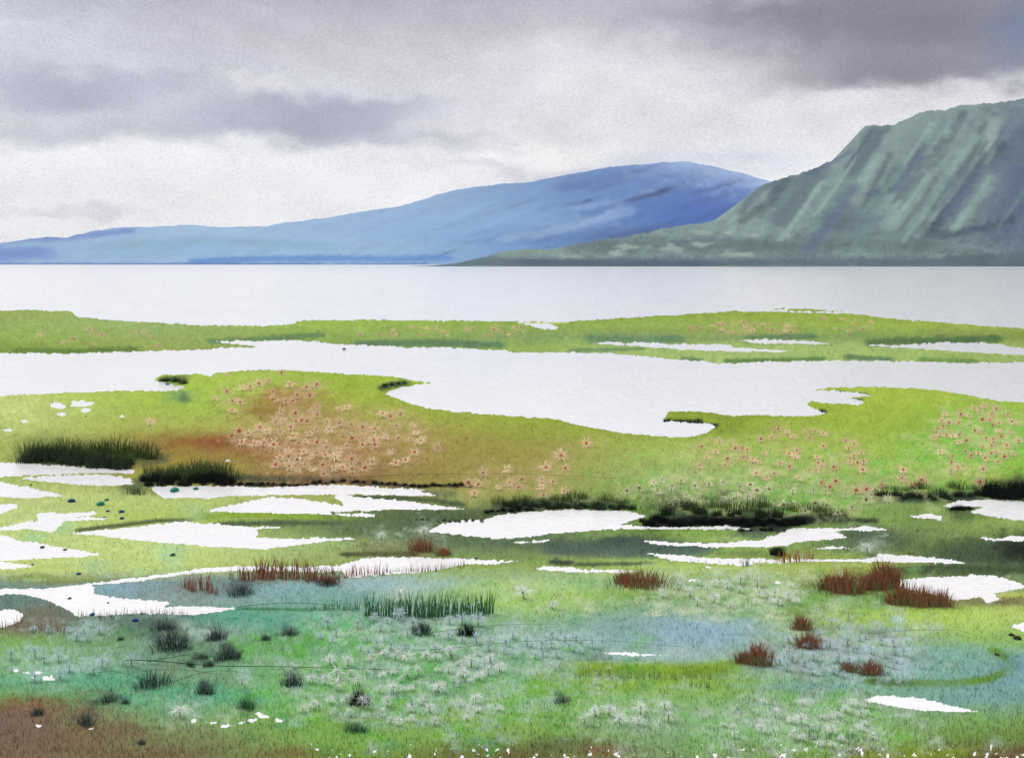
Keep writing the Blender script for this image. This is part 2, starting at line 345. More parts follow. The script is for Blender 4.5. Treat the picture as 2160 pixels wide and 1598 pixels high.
# ------------------------------------------------------------------ colour of the vegetation (what grows where)
us_c = [0, 360, 720, 1080, 1440, 1800, 2160]
ROWS = {
 650: [(150,175,75),(150,180,95),(148,182,55),(142,176,45),(140,168,25),(138,165,35),(150,170,60)],
 690: [(148,178,82),(148,178,92),(148,185,60),(142,175,65),(142,172,65),(148,180,55),(150,175,55)],
 715: [(145,178,70),(145,172,80),(140,172,70),(128,160,85),(130,160,85),(128,160,75),(125,150,65)],
 735: [(128,160,55),(145,170,70),(130,160,75),(145,180,75),(158,190,98),(160,190,100),(155,185,90)],
 765: [(125,155,60),(140,165,70),(130,160,75),(135,165,75),(165,190,105),(155,185,90),(150,180,85)],
 790: [(178,198,85),(165,195,55),(150,185,35),(155,185,50),(150,180,45),(165,190,50),(165,190,55)],
 850: [(185,205,100),(158,190,55),(158,178,45),(148,178,30),(140,165,20),(160,188,42),(162,188,45)],
 900: [(180,202,102),(165,180,68),(168,160,75),(150,168,45),(140,165,32),(150,180,45),(140,190,55)],
 950: [(165,180,78),(150,132,45),(165,145,68),(150,148,55),(160,185,75),(155,185,60),(140,195,62)],
 1000:[(160,185,90),(150,148,45),(150,142,60),(155,152,68),(155,182,88),(140,185,78),(160,190,62)],
 1050:[(188,206,118),(180,200,108),(165,180,90),(150,160,72),(120,165,70),(125,165,80),(110,140,75)],
 1100:[(192,212,128),(170,198,85),(115,142,70),(95,120,70),(110,140,60),(125,158,70),(140,170,80)],
 1150:[(190,212,122),(192,216,128),(155,185,108),(105,130,82),(150,188,80),(125,155,80),(110,140,72)],
 1200:[(190,210,110),(188,208,112),(148,168,85),(140,170,78),(168,198,95),(165,185,80),(85,112,72)],
 1232:[(120,150,130),(130,158,155),(150,182,168),(160,200,135),(135,175,112),(125,140,72),(120,150,85)],
 1270:[(105,135,125),(140,165,155),(120,165,140),(160,200,95),(120,165,105),(125,165,70),(165,188,90)],
 1310:[(115,115,90),(100,130,115),(115,178,145),(125,172,110),(135,172,155),(155,190,75),(175,205,100)],
 1350:[(120,168,75),(105,145,105),(105,175,85),(140,180,150),(142,175,178),(165,195,120),(140,185,80)],
 1400:[(128,182,112),(110,158,118),(110,178,90),(148,180,155),(155,188,170),(140,185,155),(112,158,140)],
 1440:[(105,172,128),(92,165,120),(125,185,90),(125,175,70),(135,175,45),(110,165,125),(118,168,162)],
 1480:[(110,150,68),(110,178,128),(125,180,88),(120,175,70),(125,175,90),(125,170,115),(120,165,138)],
 1520:[(120,98,72),(122,160,95),(120,170,70),(130,175,80),(125,172,110),(130,175,105),(118,160,80)],
 1560:[(124,108,84),(122,135,82),(125,172,75),(128,168,75),(125,165,105),(128,175,85),(110,140,60)],
 1600:[(122,108,82),(118,118,74),(118,158,60),(115,118,60),(125,158,98),(128,155,60),(108,105,65)],
 2600:[(110,110,70)]*7,
}
C0U, C0V, STEP = -1200, 640, 2.0
ru_ = np.arange(C0U, 3360, STEP); rv_ = np.arange(C0V, 1700, STEP)
CU, CV = np.meshgrid(ru_, rv_)
rk = sorted(ROWS)
tab = np.array([[lin(c) for c in ROWS[k]] for k in rk])          # rows x 7 x 3
FLD = np.zeros(CU.shape+(3,))
wu = CU+70*fbm(CU*.008, CV*.02+7, 3); wv = CV+16*fbm(CU*.01+3, CV*.03, 3)
vi = np.interp(wv, rk, np.arange(len(rk))); ui = np.interp(wu, us_c, np.arange(7))
v0 = np.minimum(np.floor(vi).astype(int), len(rk)-2); u0 = np.minimum(np.floor(ui).astype(int), 5)
fv = (vi-v0)[..., None]; fu = (ui-u0)[..., None]; fu = fu*fu*(3-2*fu)
FLD = (tab[v0, u0]*(1-fu)+tab[v0, u0+1]*fu)*(1-fv)+(tab[v0+1, u0]*(1-fu)+tab[v0+1, u0+1]*fu)*fv
NZ = fbm(CU*.05+20, CV*.08, 4); NF = fbm(CU*.22+2, CV*.3+9, 3)
def S(u, v, ru, rv, c, a=1., hard=1.3, rag=1.0, fld=None, cu=None, cv=None):
    fld = FLD if fld is None else fld; cu = CU if cu is None else cu; cv = CV if cv is None else cv
    i0 = max(int((v-3*rv-cv[0, 0])/STEP), 0); i1 = max(min(int((v+3*rv-cv[0, 0])/STEP)+1, fld.shape[0]), 0)
    j0 = max(int((u-3*ru-cu[0, 0])/STEP), 0); j1 = max(min(int((u+3*ru-cu[0, 0])/STEP)+1, fld.shape[1]), 0)
    if i1 <= i0 or j1 <= j0: return
    s = (slice(i0, i1), slice(j0, j1))
    x = (cu[s]-u)/ru+rag*1.1*NZ[s[0].start % 200:, :][:i1-i0, j0:j1] if False else (cu[s]-u)/ru
    nz = fbm(cu[s]*.06+u*.1, cv[s]*.1, 4); nf = fbm(cu[s]*.3, cv[s]*.35+3, 2)
    r = np.hypot(x, (cv[s]-v)/rv)*np.clip(1+rag*1.1*nz+rag*.5*nf, .05, 4)
    g = a*np.exp(-(r*1.0)**(2*hard)*.7)[..., None]
    fld[s] = fld[s]*(1-g)+lin(c)*g
def K(pts, wd, c, a=1., hard=1.6, rag=.8, **k):
    """a stroke: vegetation growing along a line"""
    for (x1, y1), (x2, y2) in zip(pts, pts[1:]):
        n = max(2, int(math.hypot(x2-x1, y2-y1)/(wd*1.3)))
        for q in range(n):
            f = (q+.5)/n; S(x1+(x2-x1)*f, y1+(y2-y1)*f, wd*1.7, wd, c, a, hard, rag, **k)
DK = (52, 66, 52); DK2 = (72, 95, 68); BLK = (18, 24, 22); OL = (95, 110, 68)
# far strip
K([(30,740),(140,742),(290,737)], 4, (95,130,45), .8); K([(440,722),(560,716),(680,708)], 5, (100,138,75), .8)
K([(750,725),(900,724),(1060,729)], 5, (92,130,82), .85); K([(1240,716),(1400,717),(1440,716)], 6, (100,138,90), .8)
K([(1200,740),(1340,738),(1360,737)], 3, (110,145,90), .8); K([(1570,712),(1720,711)], 4, (95,132,85), .8)
K([(1830,723),(2000,719),(2110,716)], 6, (78,112,58), .8); K([(1530,763),(1740,757)], 3.5, (92,135,62), .85)
K([(1785,753),(1840,757),(1880,760)], 4, (92,128,85), .85); K([(1940,760),(2060,763)], 4, (110,150,70), .85); K([(1440,757),(1480,760)], 3, (100,140,85), .8)
S(1240,690,60,12,(195,215,110),.0); K([(1100,679),(1200,680)], 3, (190,210,95), .8)
# middle meadow
S(370,800,28,7,(60,95,50),.9); S(380,838,22,12,(95,150,90),.7); S(388,842,9,8,(60,90,70),.9)
K([(800,822),(830,812),(860,809)], 5, (60,85,45), .95)
S(480,830,60,30,(165,205,60),.5); S(600,835,60,14,(160,110,50),.6); S(640,880,90,35,(150,110,55),.45)
S(470,935,75,10,(140,82,25),.95); S(560,945,80,16,(140,85,35),.8); S(400,945,120,24,(150,125,42),.8); S(620,990,160,22,(150,112,48),.7)
S(760,960,160,50,(160,120,65),.5); S(850,1000,180,30,(150,130,60),.6); S(1000,960,140,40,(155,148,55),.5)
S(500,985,60,12,(165,165,62),.5); S(30,860,70,30,(200,215,120),.6); S(190,1150,220,30,(192,215,120),.3)
S(2060,930,90,70,(105,195,45),.6); S(1960,960,60,30,(120,195,50),.5); S(1640,970,200,45,(165,195,85),.4)
S(1470,1010,160,40,(165,190,110),.35); S(1600,1030,200,40,(115,175,70),.45); S(1560,860,150,16,(128,150,15),.7); S(1530,905,40,20,(125,150,20),.7)
K([(1400,888),(1480,890)], 3.5, (30,40,20), .95); K([(1477,896),(1512,898)], 4, (30,36,20), .95); K([(1712,868),(1740,869)], 4, (28,34,24), 1)
K([(1765,827),(1830,832)], 3, (80,115,60), .9); K([(1800,842),(1818,843)], 2.5, (75,105,70), .9)
# dark bank fringes
K([(45,968),(120,965),(200,968),(270,978)], 16, DK, .95); K([(290,975),(350,970)], 10, (88,95,55), .7)
S(100,935,70,16,(120,135,65),.6); S(220,945,70,14,(110,120,60),.6)
K([(300,1014),(360,1005),(420,1000),(480,1008)], 11, (42,54,44), .95); S(285,1030,34,12,(75,95,62),.85)
K([(490,1010),(600,1012),(700,1010),(800,1022)], 6, (66,78,50), .9); K([(450,1022),(620,1024),(730,1015),(860,1026),(1010,1028)], 3, BLK, 1)
K([(820,1035),(960,1045)], 8, (115,125,80), .7); K([(730,1049),(840,1050),(900,1055),(980,1066)], 4.5, (70,92,55), .85)
K([(160,1119),(260,1108),(330,1099),(410,1096)], 3.5, (92,108,62), 1, 2.5, .3); K([(455,1106),(560,1104),(720,1106)], 4.5, (80,100,62), .95)
K([(410,1090),(560,1086),(700,1092),(820,1086)], 6, (135,172,35), .85)
S(880,1085,120,16,(95,115,78),.85); S(800,1110,110,12,(90,118,80),.85); S(960,1100,110,14,(75,92,60),.85)
K([(870,1101),(960,1096),(1030,1098)], 2.6, BLK, 1); S(930,1135,90,14,(80,105,72),.8)
K([(1020,1084),(1080,1078),(1130,1075)], 4.5, BLK, .95); K([(1050,1070),(1120,1066),(1200,1062),(1290,1068)], 10, (62,76,52), .9)
K([(1380,1108),(1460,1100),(1540,1104),(1640,1108),(1700,1098)], 7, (14,17,17), 1); K([(1390,1090),(1500,1094),(1700,1090),(1780,1096)], 10, (40,52,42), .85)
K([(1700,1095),(1850,1100)], 4, (45,55,40), .8); S(1480,1060,60,20,(75,105,65),.7); S(1420,1060,40,20,(75,110,55),.6); S(1600,1065,60,16,(90,120,85),.6)
K([(1560,1122),(1620,1120),(1660,1116)], 5, (40,50,45), .9); S(1590,1130,40,7,(80,100,85),.8)
K([(1260,1155),(1300,1142),(1400,1150)], 12, (60,82,72), .9); K([(1150,1160),(1350,1165),(1500,1158)], 12, (88,112,92), .9)
S(1380,1125,40,9,(80,110,45),.6); S(1480,1128,60,9,(140,175,70),.8); S(1530,1138,50,5,(170,200,110),.8)
K([(1790,1125),(1860,1130),(1890,1150)], 13, (75,98,75), .9); S(1820,1150,70,16,(85,112,85),.7)
K([(1850,1050),(1960,1052),(2060,1046),(2160,1042),(2400,1040)], 9, (45,58,45), .95); S(2150,1025,40,22,(35,45,35),.9)
K([(2005,1076),(2050,1070)], 6, (25,32,25), 1); S(2030,1090,30,12,(70,90,55),.8)
S(2060,1170,110,24,(75,100,68),.9); S(2150,1160,50,28,(30,42,34),.95); K([(1880,1205),(2000,1200),(2200,1206)], 6, (58,78,50), .9); S(2000,1208,140,10,(75,98,55),.8)
S(1920,1150,90,16,(115,145,62),.6); S(1640,1162,12,9,(15,20,18),1)
K([(720,1172),(800,1168),(880,1170)], 4, (75,85,50), .9); S(800,1155,60,12,(120,115,70),.7); S(890,1150,30,18,(118,88,55),.8)
K([(1160,1186),(1210,1188)], 4, (60,72,60), .95); K([(1210,1192),(1380,1190)], 3, (75,100,62), .8)
K([(20,1222),(90,1216),(130,1226),(200,1222)], 5, (145,165,88), .85); K([(60,1232),(200,1226),(330,1216)], 3, (125,145,85), .8)
S(200,1195,40,13,(165,205,140),.8); S(360,1170,26,26,(165,210,145),.8); S(130,1108,22,16,(160,205,140),.8); S(70,1135,22,10,(160,205,140),.8); S(410,1080,28,16,(165,200,130),.7); S(290,1205,26,8,(165,205,130),.7)
# near ground: blue green sedge, teal moss, brown peat
S(260,1245,75,12,(130,170,175),.95); S(420,1245,90,18,(125,140,130),.8); S(470,1235,70,16,(110,130,118),.7); S(600,1245,110,18,(125,172,172),.85); S(560,1220,60,14,(125,135,115),.7)
S(820,1235,110,18,(150,185,185),.8); S(505,1243,26,11,(62,72,75),.9); S(690,1228,30,9,(62,52,48),.9)
S(700,1265,130,16,(115,165,155),.7); S(40,1262,70,14,(98,128,118),.9); S(100,1300,50,24,(112,112,88),.8); S(60,1325,60,16,(120,108,88),.8); S(230,1310,80,16,(100,128,105),.7)
S(490,1300,90,18,(80,165,130),.7); S(560,1320,90,16,(85,165,135),.7); K([(500,1286),(640,1288),(760,1288)], 2.4, (60,130,85), .8)
S(880,1290,120,22,(75,120,80),.7); S(985,1335,30,16,(40,60,50),.9); S(890,1320,20,16,(65,90,75),.8)
S(730,1340,60,40,(85,180,60),.6); S(930,1345,60,14,(70,150,95),.6); S(650,1360,60,20,(90,165,50),.6)
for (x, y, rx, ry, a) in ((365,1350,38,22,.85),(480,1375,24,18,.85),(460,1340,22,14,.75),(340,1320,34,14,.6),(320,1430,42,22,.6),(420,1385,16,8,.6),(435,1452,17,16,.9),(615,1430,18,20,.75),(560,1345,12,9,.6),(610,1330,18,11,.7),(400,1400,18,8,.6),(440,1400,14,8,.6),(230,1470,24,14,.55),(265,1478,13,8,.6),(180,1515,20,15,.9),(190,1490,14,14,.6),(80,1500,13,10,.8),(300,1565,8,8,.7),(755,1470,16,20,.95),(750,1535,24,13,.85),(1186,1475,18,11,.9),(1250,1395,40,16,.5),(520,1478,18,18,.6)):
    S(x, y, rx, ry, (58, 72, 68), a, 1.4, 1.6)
S(500,1440,30,12,(125,150,105),.5); S(380,1425,70,16,(150,160,125),.6); S(250,1430,120,14,(75,165,115),.6); S(450,1470,120,14,(85,170,130),.6)
S(1380,1250,70,10,(140,175,30),.85); S(1400,1262,60,8,(95,130,20),.75); S(1100,1235,70,14,(170,205,100),.7); S(1180,1260,90,12,(150,190,70),.6)
S(1300,1325,120,22,(135,170,165),.7); S(1500,1330,110,24,(140,178,190),.8); S(1420,1280,60,12,(125,165,140),.6); S(1570,1275,90,14,(105,155,105),.6)
S(1690,1290,50,16,(115,150,40),.7); S(1800,1265,90,14,(110,165,65),.7); S(1950,1300,150,16,(170,205,80),.7); S(2130,1260,40,8,(195,205,60),.9); S(2050,1268,60,10,(130,125,80),.8); S(2140,1270,50,9,(125,120,75),.7)
S(1740,1380,120,26,(130,150,120),.6); S(1980,1385,120,26,(120,175,160),.8); S(1900,1410,120,16,(125,175,165),.6)
K([(1830,1440),(1900,1443),(2000,1445),(2080,1436),(2130,1415),(2140,1400),(2110,1380),(2090,1370)], 7, (95,140,30), .85, 1.6, .6); K([(1840,1440),(1920,1444)], 5, (60,95,15), .8)
S(2150,1400,26,26,(115,160,170),.7); S(2060,1470,110,16,(118,168,160),.85); S(1960,1455,80,10,(120,165,140),.5); S(1700,1450,110,10,(125,175,170),.6)
K([(1200,1410),(1330,1412),(1450,1415),(1560,1405)], 13, (128,168,25), .8); S(1300,1420,90,10,(95,135,30),.6); S(1480,1420,50,12,(100,140,20),.6)
S(1070,1450,60,16,(105,185,40),.5); S(1180,1500,160,24,(130,180,75),.5); S(900,1500,120,26,(130,175,70),.5)
S(80,1560,140,40,(122,98,72),.85,1,1.6); S(50,1495,80,16,(132,95,68),.85,1.1,1.4); S(30,1530,70,30,(118,100,88),.6); S(320,1590,110,12,(120,104,70),.7); S(240,1540,60,20,(120,100,70),.7)
S(620,1590,70,12,(125,100,60),.7); S(1050,1590,120,16,(105,100,50),.85); S(1180,1575,80,20,(100,115,65),.8); S(1280,1585,50,14,(125,95,60),.8); S(1850,1590,90,14,(120,140,30),.8); S(1800,1580,30,14,(110,105,80),.7); S(2110,1592,60,14,(115,95,65),.85); S(1970,1590,80,10,(135,160,35),.7)
S(1500,1050,160,26,(88,130,62),.6,1,1.6); S(1480,1066,70,20,(48,68,44),.9,1,1.6); S(1580,1060,60,22,(85,110,70),.7,1,1.8); S(1680,1070,60,16,(95,125,70),.6,1,1.8); S(1420,1075,34,16,(62,88,48),.85,1,1.6)
S(900,1090,150,16,(80,102,62),.85); S(820,1125,140,14,(84,108,66),.8); S(1000,1145,120,12,(92,118,78),.7); S(1300,1150,190,15,(70,92,74),.85); S(1600,1170,80,8,(90,110,62),.5)
S(1850,1140,90,22,(78,100,68),.8); S(2080,1165,130,26,(62,82,54),.85); S(1960,1100,60,14,(110,140,70),.6); S(2150,1160,40,24,(22,32,26),.9)
S(1080,1215,140,12,(150,178,120),.6); S(600,850,60,16,(150,88,38),.7,1,1.6); S(560,870,40,12,(140,80,32),.6,1,1.8); S(480,935,100,10,(135,72,22),.85,1,1); S(640,960,120,22,(150,95,55),.6,1,1.8); S(720,1000,90,14,(140,95,60),.6,1,1.8)
S(2110,1270,60,8,(110,105,65),.7)
# pale lichen and leaf rosettes round the foot of the flowers
for (u, v, rp, lb_, ct_, gr_, kd_) in FLOWERS:
    S(u+random.uniform(-4, 4), v+random.uniform(-2, 3), rp*1.25, rp*.9, {'pink': (205, 180, 125), 'white': (188, 208, 180), 'pale': (200, 205, 140), 'blue': (165, 198, 188)}[kd_], {'pale': .32, 'pink': .24 if rp > 7 else .16, 'white': .42, 'blue': .42}[kd_], .9, 2.2)
for q in range(420):
    u, v = random.gauss(880, 190), random.gauss(1420, 70)
    if 1290 < v < 1590: S(u, v, random.uniform(8, 20), random.uniform(5, 12), random.choice([(185,205,180),(170,200,185),(150,180,160),(95,185,50),(75,160,60),(70,150,95)]), .45, 1, 2.6)
for q in range(160):
    u, v = random.gauss(1740, 120), random.gauss(1370, 40)
    S(u, v, random.uniform(7, 18), random.uniform(4, 10), random.choice([(190,205,200),(175,200,205),(110,120,95),(100,150,105)]), .4, 1, 2.6)
for q in range(160):
    u, v = random.gauss(1580, 170), random.gauss(1250, 26)
    S(u, v, random.uniform(7, 18), random.uniform(4, 9), random.choice([(195,210,170),(110,165,80),(180,205,150)]), .5, 1, 2.4)
for q in range(140):
    u, v = random.gauss(1680, 150), random.gauss(1530, 34)
    S(u, v, random.uniform(7, 18), random.uniform(4, 10), random.choice([(180,200,180),(110,185,70),(170,195,170)]), .45, 1, 2.4)
for q in range(260):
    u, v = random.choice([(random.gauss(1640, 190), random.gauss(1020, 40)), (random.gauss(2070, 60), random.gauss(930, 45))])
    S(u, v, random.uniform(7, 16), random.uniform(3, 7), random.choice([(200,205,130),(105,185,45),(120,190,60),(190,205,130)]), .4, 1, 2.4)
# fine mottling
NF2 = fbm(CU*.11+2, CV*.16+9, 3)
K([(1370,1108),(1460,1100),(1540,1102),(1640,1105),(1710,1098)], 9, (14,17,17), .97, 2, .5)
FLD *= (1+.30*NF[..., None]+.22*NZ[..., None]+.20*NF2[..., None])
FLD *= np.interp(CV, [1100, 1260], [.86, .90])[..., None]*np.array([1, .97, 1])
g_ = (FLD*[.3, .6, .1]).sum(-1, keepdims=True); FLD = g_+(FLD-g_)*.93
FLD = np.clip(FLD, .004, .9)
def colour_at(u, v):
    a = np.clip((np.asarray(u)-C0U)/STEP, 0, FLD.shape[1]-1.01); b = np.clip((np.asarray(v)-C0V)/STEP, 0, FLD.shape[0]-1.01)
    i = b.astype(int); j = a.astype(int); fy = (b-i)[..., None]; fx = (a-j)[..., None]
    return (FLD[i, j]*(1-fx)+FLD[i, j+1]*fx)*(1-fy)+(FLD[i+1, j]*(1-fx)+FLD[i+1, j+1]*fx)*fy

# ------------------------------------------------------------------ ground and water
Yg = F*CH/(V-HV); Xg = (U-1080)/F*Yg
hpx = np.where(SD > 0, np.minimum(SD, 7)*.42, SD*.9)+np.where(SD > 3, 1.2*fbm(U*.04, V*.12, 3), 0)
Zg = hpx*Yg/F
Zg = np.where(SD > 0, np.maximum(Zg, .002), np.maximum(Zg, -.35))
nr, nc = U.shape
cg = colour_at(U, V)*(1+.10*(rng.random(U.shape)[..., None]-.5))
wet = np.clip(1-np.abs(SD)/1.2, 0, 1)[..., None]; cg = cg*(1-.12*wet)
idx = np.arange(nr*nc).reshape(nr, nc)
fq = np.stack([idx[1:, :-1], idx[1:, 1:], idx[:-1, 1:], idx[:-1, :-1]], -1).reshape(-1, 4)
keep = (SD > -4); kq = (keep[1:, :-1] | keep[1:, 1:] | keep[:-1, 1:] | keep[:-1, :-1])
rowv = V[:-1, :-1]
PV = np.stack([Xg, Yg, Zg], -1).reshape(-1, 3); PC = cg.reshape(-1, 3)
def ground_piece(name, lo, hi):
    k = (kq & (rowv >= lo) & (rowv < hi)).reshape(-1); f = fq[k]
    uq, inv = np.unique(f, return_inverse=True)
    o = link(name, mesh(name, PV[uq], inv.reshape(-1, 4), M_ground, PC[uq], True))
    o['kind'] = 'structure'; return o
ground_piece('far_marsh_island', 0, 770)
ground_piece('marsh_meadow', 770, 1190)
ground_piece('foreground_marsh', 1190, 1e6)
me = mesh('ground', [(-60, -60, .03), (60, -60, .03), (60, 1.05, .03), (-60, 1.05, .03)], [(0, 1, 2, 3)], M_ground, np.array([lin((110, 120, 60))]*4))
link('ground', me)['kind'] = 'structure'
WX = 17900
wv_ = np.concatenate([[556.66, 557.2, 557.8, 558.6, 560, 562, 564], np.arange(566, 1560, 3.0), np.arange(1560, 1700, 9), [1800, 2000, 2400, 3000, 4500, 10000]])
wu_ = np.concatenate([[-9400, -7000, -5000, -3500, -2500, -1800, -1300, -900, -600, -400, -200], np.arange(-60, 2225, 4.0), [2350, 2550, 2800, 3200, 3800, 4800, 6500, 8000, 10400]])
WU, WV = np.meshgrid(wu_, wv_); Yw = F*CH/(WV-HV); Xw = (WU-1080)/F*Yw
rip = (rng.random(WU.shape)-.5)*.5+.9*fbm(WU*.12, WV*.3, 3)
Zw = np.where((WV > 563) & (WV < 1560), rip*.0006*Yw, 0)*np.clip((WV-560)/60, .1, 1)
cw = np.ones(WU.shape+(3,))*np.array([.91, .895, .88])*(1+.05*(rng.random(WU.shape)[..., None]-.5)+.07*fbm(WU*.02, WV*.07, 4)[..., None])
ii = np.arange(WU.size).reshape(WU.shape); f = np.stack([ii[1:, :-1], ii[1:, 1:], ii[:-1, 1:], ii[:-1, :-1]], -1).reshape(-1, 4)
link('lake_water', mesh('lake_water', np.stack([Xw, Yw, Zw], -1).reshape(-1, 3), f, M_water, np.clip(cw, 0, .96).reshape(-1, 3), True))['kind'] = 'structure'

# ------------------------------------------------------------------ mountains
def mountain(name, sil, base, y0, yr, cols_fn, gully, mat, ustep, nrow=90, back=1.6, jag=6.0):
    su = [p[0] for p in sil]; sv = [p[1] for p in sil]
    u = np.arange(su[0], su[-1]+1, ustep); vt = np.interp(u, su, sv)
    vt = vt+3.5*fbm(u*.05, u*0+3, 4)*np.clip((base-vt)/40, 0, 1)+jag*fbm(u*.22, u*0+8, 3)*np.clip((base-vt)/60, 0, 1)
    vt = np.minimum(vt, base-.2)
    T = np.linspace(0, 1, nrow); Ug, Tg = np.meshgrid(u, T); VT = np.broadcast_to(vt, Ug.shape)
    Vg = base-(base-VT)*Tg
    prof = Tg**1.15
    hgt = (base-VT)
    yr_u = y0+(yr-y0)*np.clip(hgt/hgt.max(), .03, 1)**.8
    Yd = y0+(yr_u-y0)*prof
    Yd = Yd+gully(Ug, Vg)*np.clip(np.minimum(Tg*8, (1-Tg)*14), 0, 1)*(yr_u-y0)
    # keep the slope falling away from the viewer
    X = (Ug-1080)/F*Yd; Z = CH+(HV-Vg)/F*Yd
    Z[0] = -3
    C = cols_fn(Ug, Vg)
    # the far side
    B = 14; Xs = [X]; Ys = [Yd]; Zs = [Z]; Cs = [C]
    for k in range(1, B+1):
        f = k/B; yb = Yd[-1]+(yr-y0)*back*f; xb = X[-1]*(1+.0*f); zb = Z[-1]*(1-f)**1.3-6*f
        Xs.append(xb[None]); Ys.append(yb[None]); Zs.append(zb[None]); Cs.append(C[-1:])
    X = np.concatenate(Xs); Y = np.concatenate(Ys); Z = np.concatenate(Zs); C = np.concatenate(Cs)
    r, c = X.shape; ii = np.arange(r*c).reshape(r, c)
    f = np.stack([ii[:-1, :-1], ii[:-1, 1:], ii[1:, 1:], ii[1:, :-1]], -1).reshape(-1, 4)
    o = link(name, mesh(name, np.stack([X, Y, Z], -1).reshape(-1, 3), f, mat, C.reshape(-1, 3), True))
    o['kind'] = 'structure'; return o
MU, MV = np.meshgrid(np.arange(840, 3300, 2.0), np.arange(180, 566, 2.0))
MF = np.zeros(MU.shape+(3,)); MF[:] = lin((130, 152, 148))
kw = dict(fld=MF, cu=MU, cv=MV)
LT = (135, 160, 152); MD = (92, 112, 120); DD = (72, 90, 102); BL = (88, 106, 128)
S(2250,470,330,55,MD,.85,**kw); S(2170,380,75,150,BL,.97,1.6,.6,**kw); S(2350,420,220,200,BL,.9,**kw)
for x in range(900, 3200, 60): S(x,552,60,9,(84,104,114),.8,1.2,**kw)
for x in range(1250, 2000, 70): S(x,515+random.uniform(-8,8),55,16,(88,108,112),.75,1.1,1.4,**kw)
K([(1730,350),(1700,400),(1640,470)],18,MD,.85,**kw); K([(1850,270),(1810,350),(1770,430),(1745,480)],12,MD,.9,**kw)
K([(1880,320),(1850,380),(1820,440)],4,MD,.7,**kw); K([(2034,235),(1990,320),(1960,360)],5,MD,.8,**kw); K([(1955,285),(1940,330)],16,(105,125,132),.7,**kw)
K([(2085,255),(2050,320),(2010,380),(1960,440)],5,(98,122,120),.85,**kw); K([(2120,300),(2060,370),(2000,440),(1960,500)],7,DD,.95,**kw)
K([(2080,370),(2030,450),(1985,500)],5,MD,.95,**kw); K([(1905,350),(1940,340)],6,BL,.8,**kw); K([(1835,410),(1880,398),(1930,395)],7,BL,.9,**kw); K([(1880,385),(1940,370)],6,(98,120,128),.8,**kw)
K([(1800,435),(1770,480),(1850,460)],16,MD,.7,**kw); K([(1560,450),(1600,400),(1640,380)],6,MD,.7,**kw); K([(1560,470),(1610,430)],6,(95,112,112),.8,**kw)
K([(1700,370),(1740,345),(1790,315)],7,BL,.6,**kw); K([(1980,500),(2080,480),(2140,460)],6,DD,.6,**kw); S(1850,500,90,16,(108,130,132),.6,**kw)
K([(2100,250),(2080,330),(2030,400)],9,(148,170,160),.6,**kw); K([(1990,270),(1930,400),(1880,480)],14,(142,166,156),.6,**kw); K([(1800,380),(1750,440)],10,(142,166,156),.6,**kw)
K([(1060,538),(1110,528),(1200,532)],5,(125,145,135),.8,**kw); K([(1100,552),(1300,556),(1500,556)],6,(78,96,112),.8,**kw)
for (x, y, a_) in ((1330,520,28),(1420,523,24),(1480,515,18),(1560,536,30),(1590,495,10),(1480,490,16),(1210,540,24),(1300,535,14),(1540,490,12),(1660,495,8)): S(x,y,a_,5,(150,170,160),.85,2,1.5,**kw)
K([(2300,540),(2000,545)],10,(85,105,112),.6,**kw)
for q in range(46):
    u, v = random.uniform(1640, 2400), random.uniform(250, 400); l = random.uniform(50, 150)
    K([(u, v), (u-.40*l, v+.6*l), (u-.72*l, v+l)], random.uniform(2, 8), random.choice([MD, DD, BL, (148,172,162), (105,130,128)]), random.uniform(.3, .65), 1.8, .9, **kw)
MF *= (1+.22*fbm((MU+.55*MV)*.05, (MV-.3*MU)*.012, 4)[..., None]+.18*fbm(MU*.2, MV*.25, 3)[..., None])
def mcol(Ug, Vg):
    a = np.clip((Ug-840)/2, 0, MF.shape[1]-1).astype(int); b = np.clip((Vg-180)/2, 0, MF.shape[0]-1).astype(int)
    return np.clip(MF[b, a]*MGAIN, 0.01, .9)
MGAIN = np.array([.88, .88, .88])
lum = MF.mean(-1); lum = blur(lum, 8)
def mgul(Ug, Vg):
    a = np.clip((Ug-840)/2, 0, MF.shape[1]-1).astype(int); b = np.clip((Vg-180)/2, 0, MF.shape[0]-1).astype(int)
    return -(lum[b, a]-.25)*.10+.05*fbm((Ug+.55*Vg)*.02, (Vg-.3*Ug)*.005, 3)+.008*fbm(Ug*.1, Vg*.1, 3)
sil = [(860,561.5),(900,560.5),(960,556),(1000,547),(1060,531),(1110,524.5),(1160,527),(1200,518),(1270,506),(1330,497),(1400,482),(1440,476),(1500,467),(1530,462),(1548,445),(1561,427),(1586,407),(1600,394),(1622,385),(1699,362),(1740,345),(1763,336),(1787,320),(1804,304),(1808,284),(1822,269),(1840,264),(1884,265),(1905,252),(1950,236),(1970,233),(1985,234),(2026,222),(2100,217),(2160,208),(2300,196),(2600,225),(2900,330),(3200,500),(3280,558)]
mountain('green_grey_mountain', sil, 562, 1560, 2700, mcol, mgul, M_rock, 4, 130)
FU, FV = np.meshgrid(np.arange(-1200, 2600, 2.0), np.arange(330, 562, 2.0))
FF = np.zeros(FU.shape+(3,)); 
top = np.array([lin(c) for c in [(166,190,216),(180,202,220),(188,210,224),(150,182,212),(104,146,192),(62,116,182),(52,108,178)]])  # tones pale towards the left: distance haze put into the slope colour
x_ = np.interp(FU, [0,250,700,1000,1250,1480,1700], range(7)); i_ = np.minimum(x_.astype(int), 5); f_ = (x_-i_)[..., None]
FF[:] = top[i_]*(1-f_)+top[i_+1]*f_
kw = dict(fld=FF, cu=FU, cv=FV)
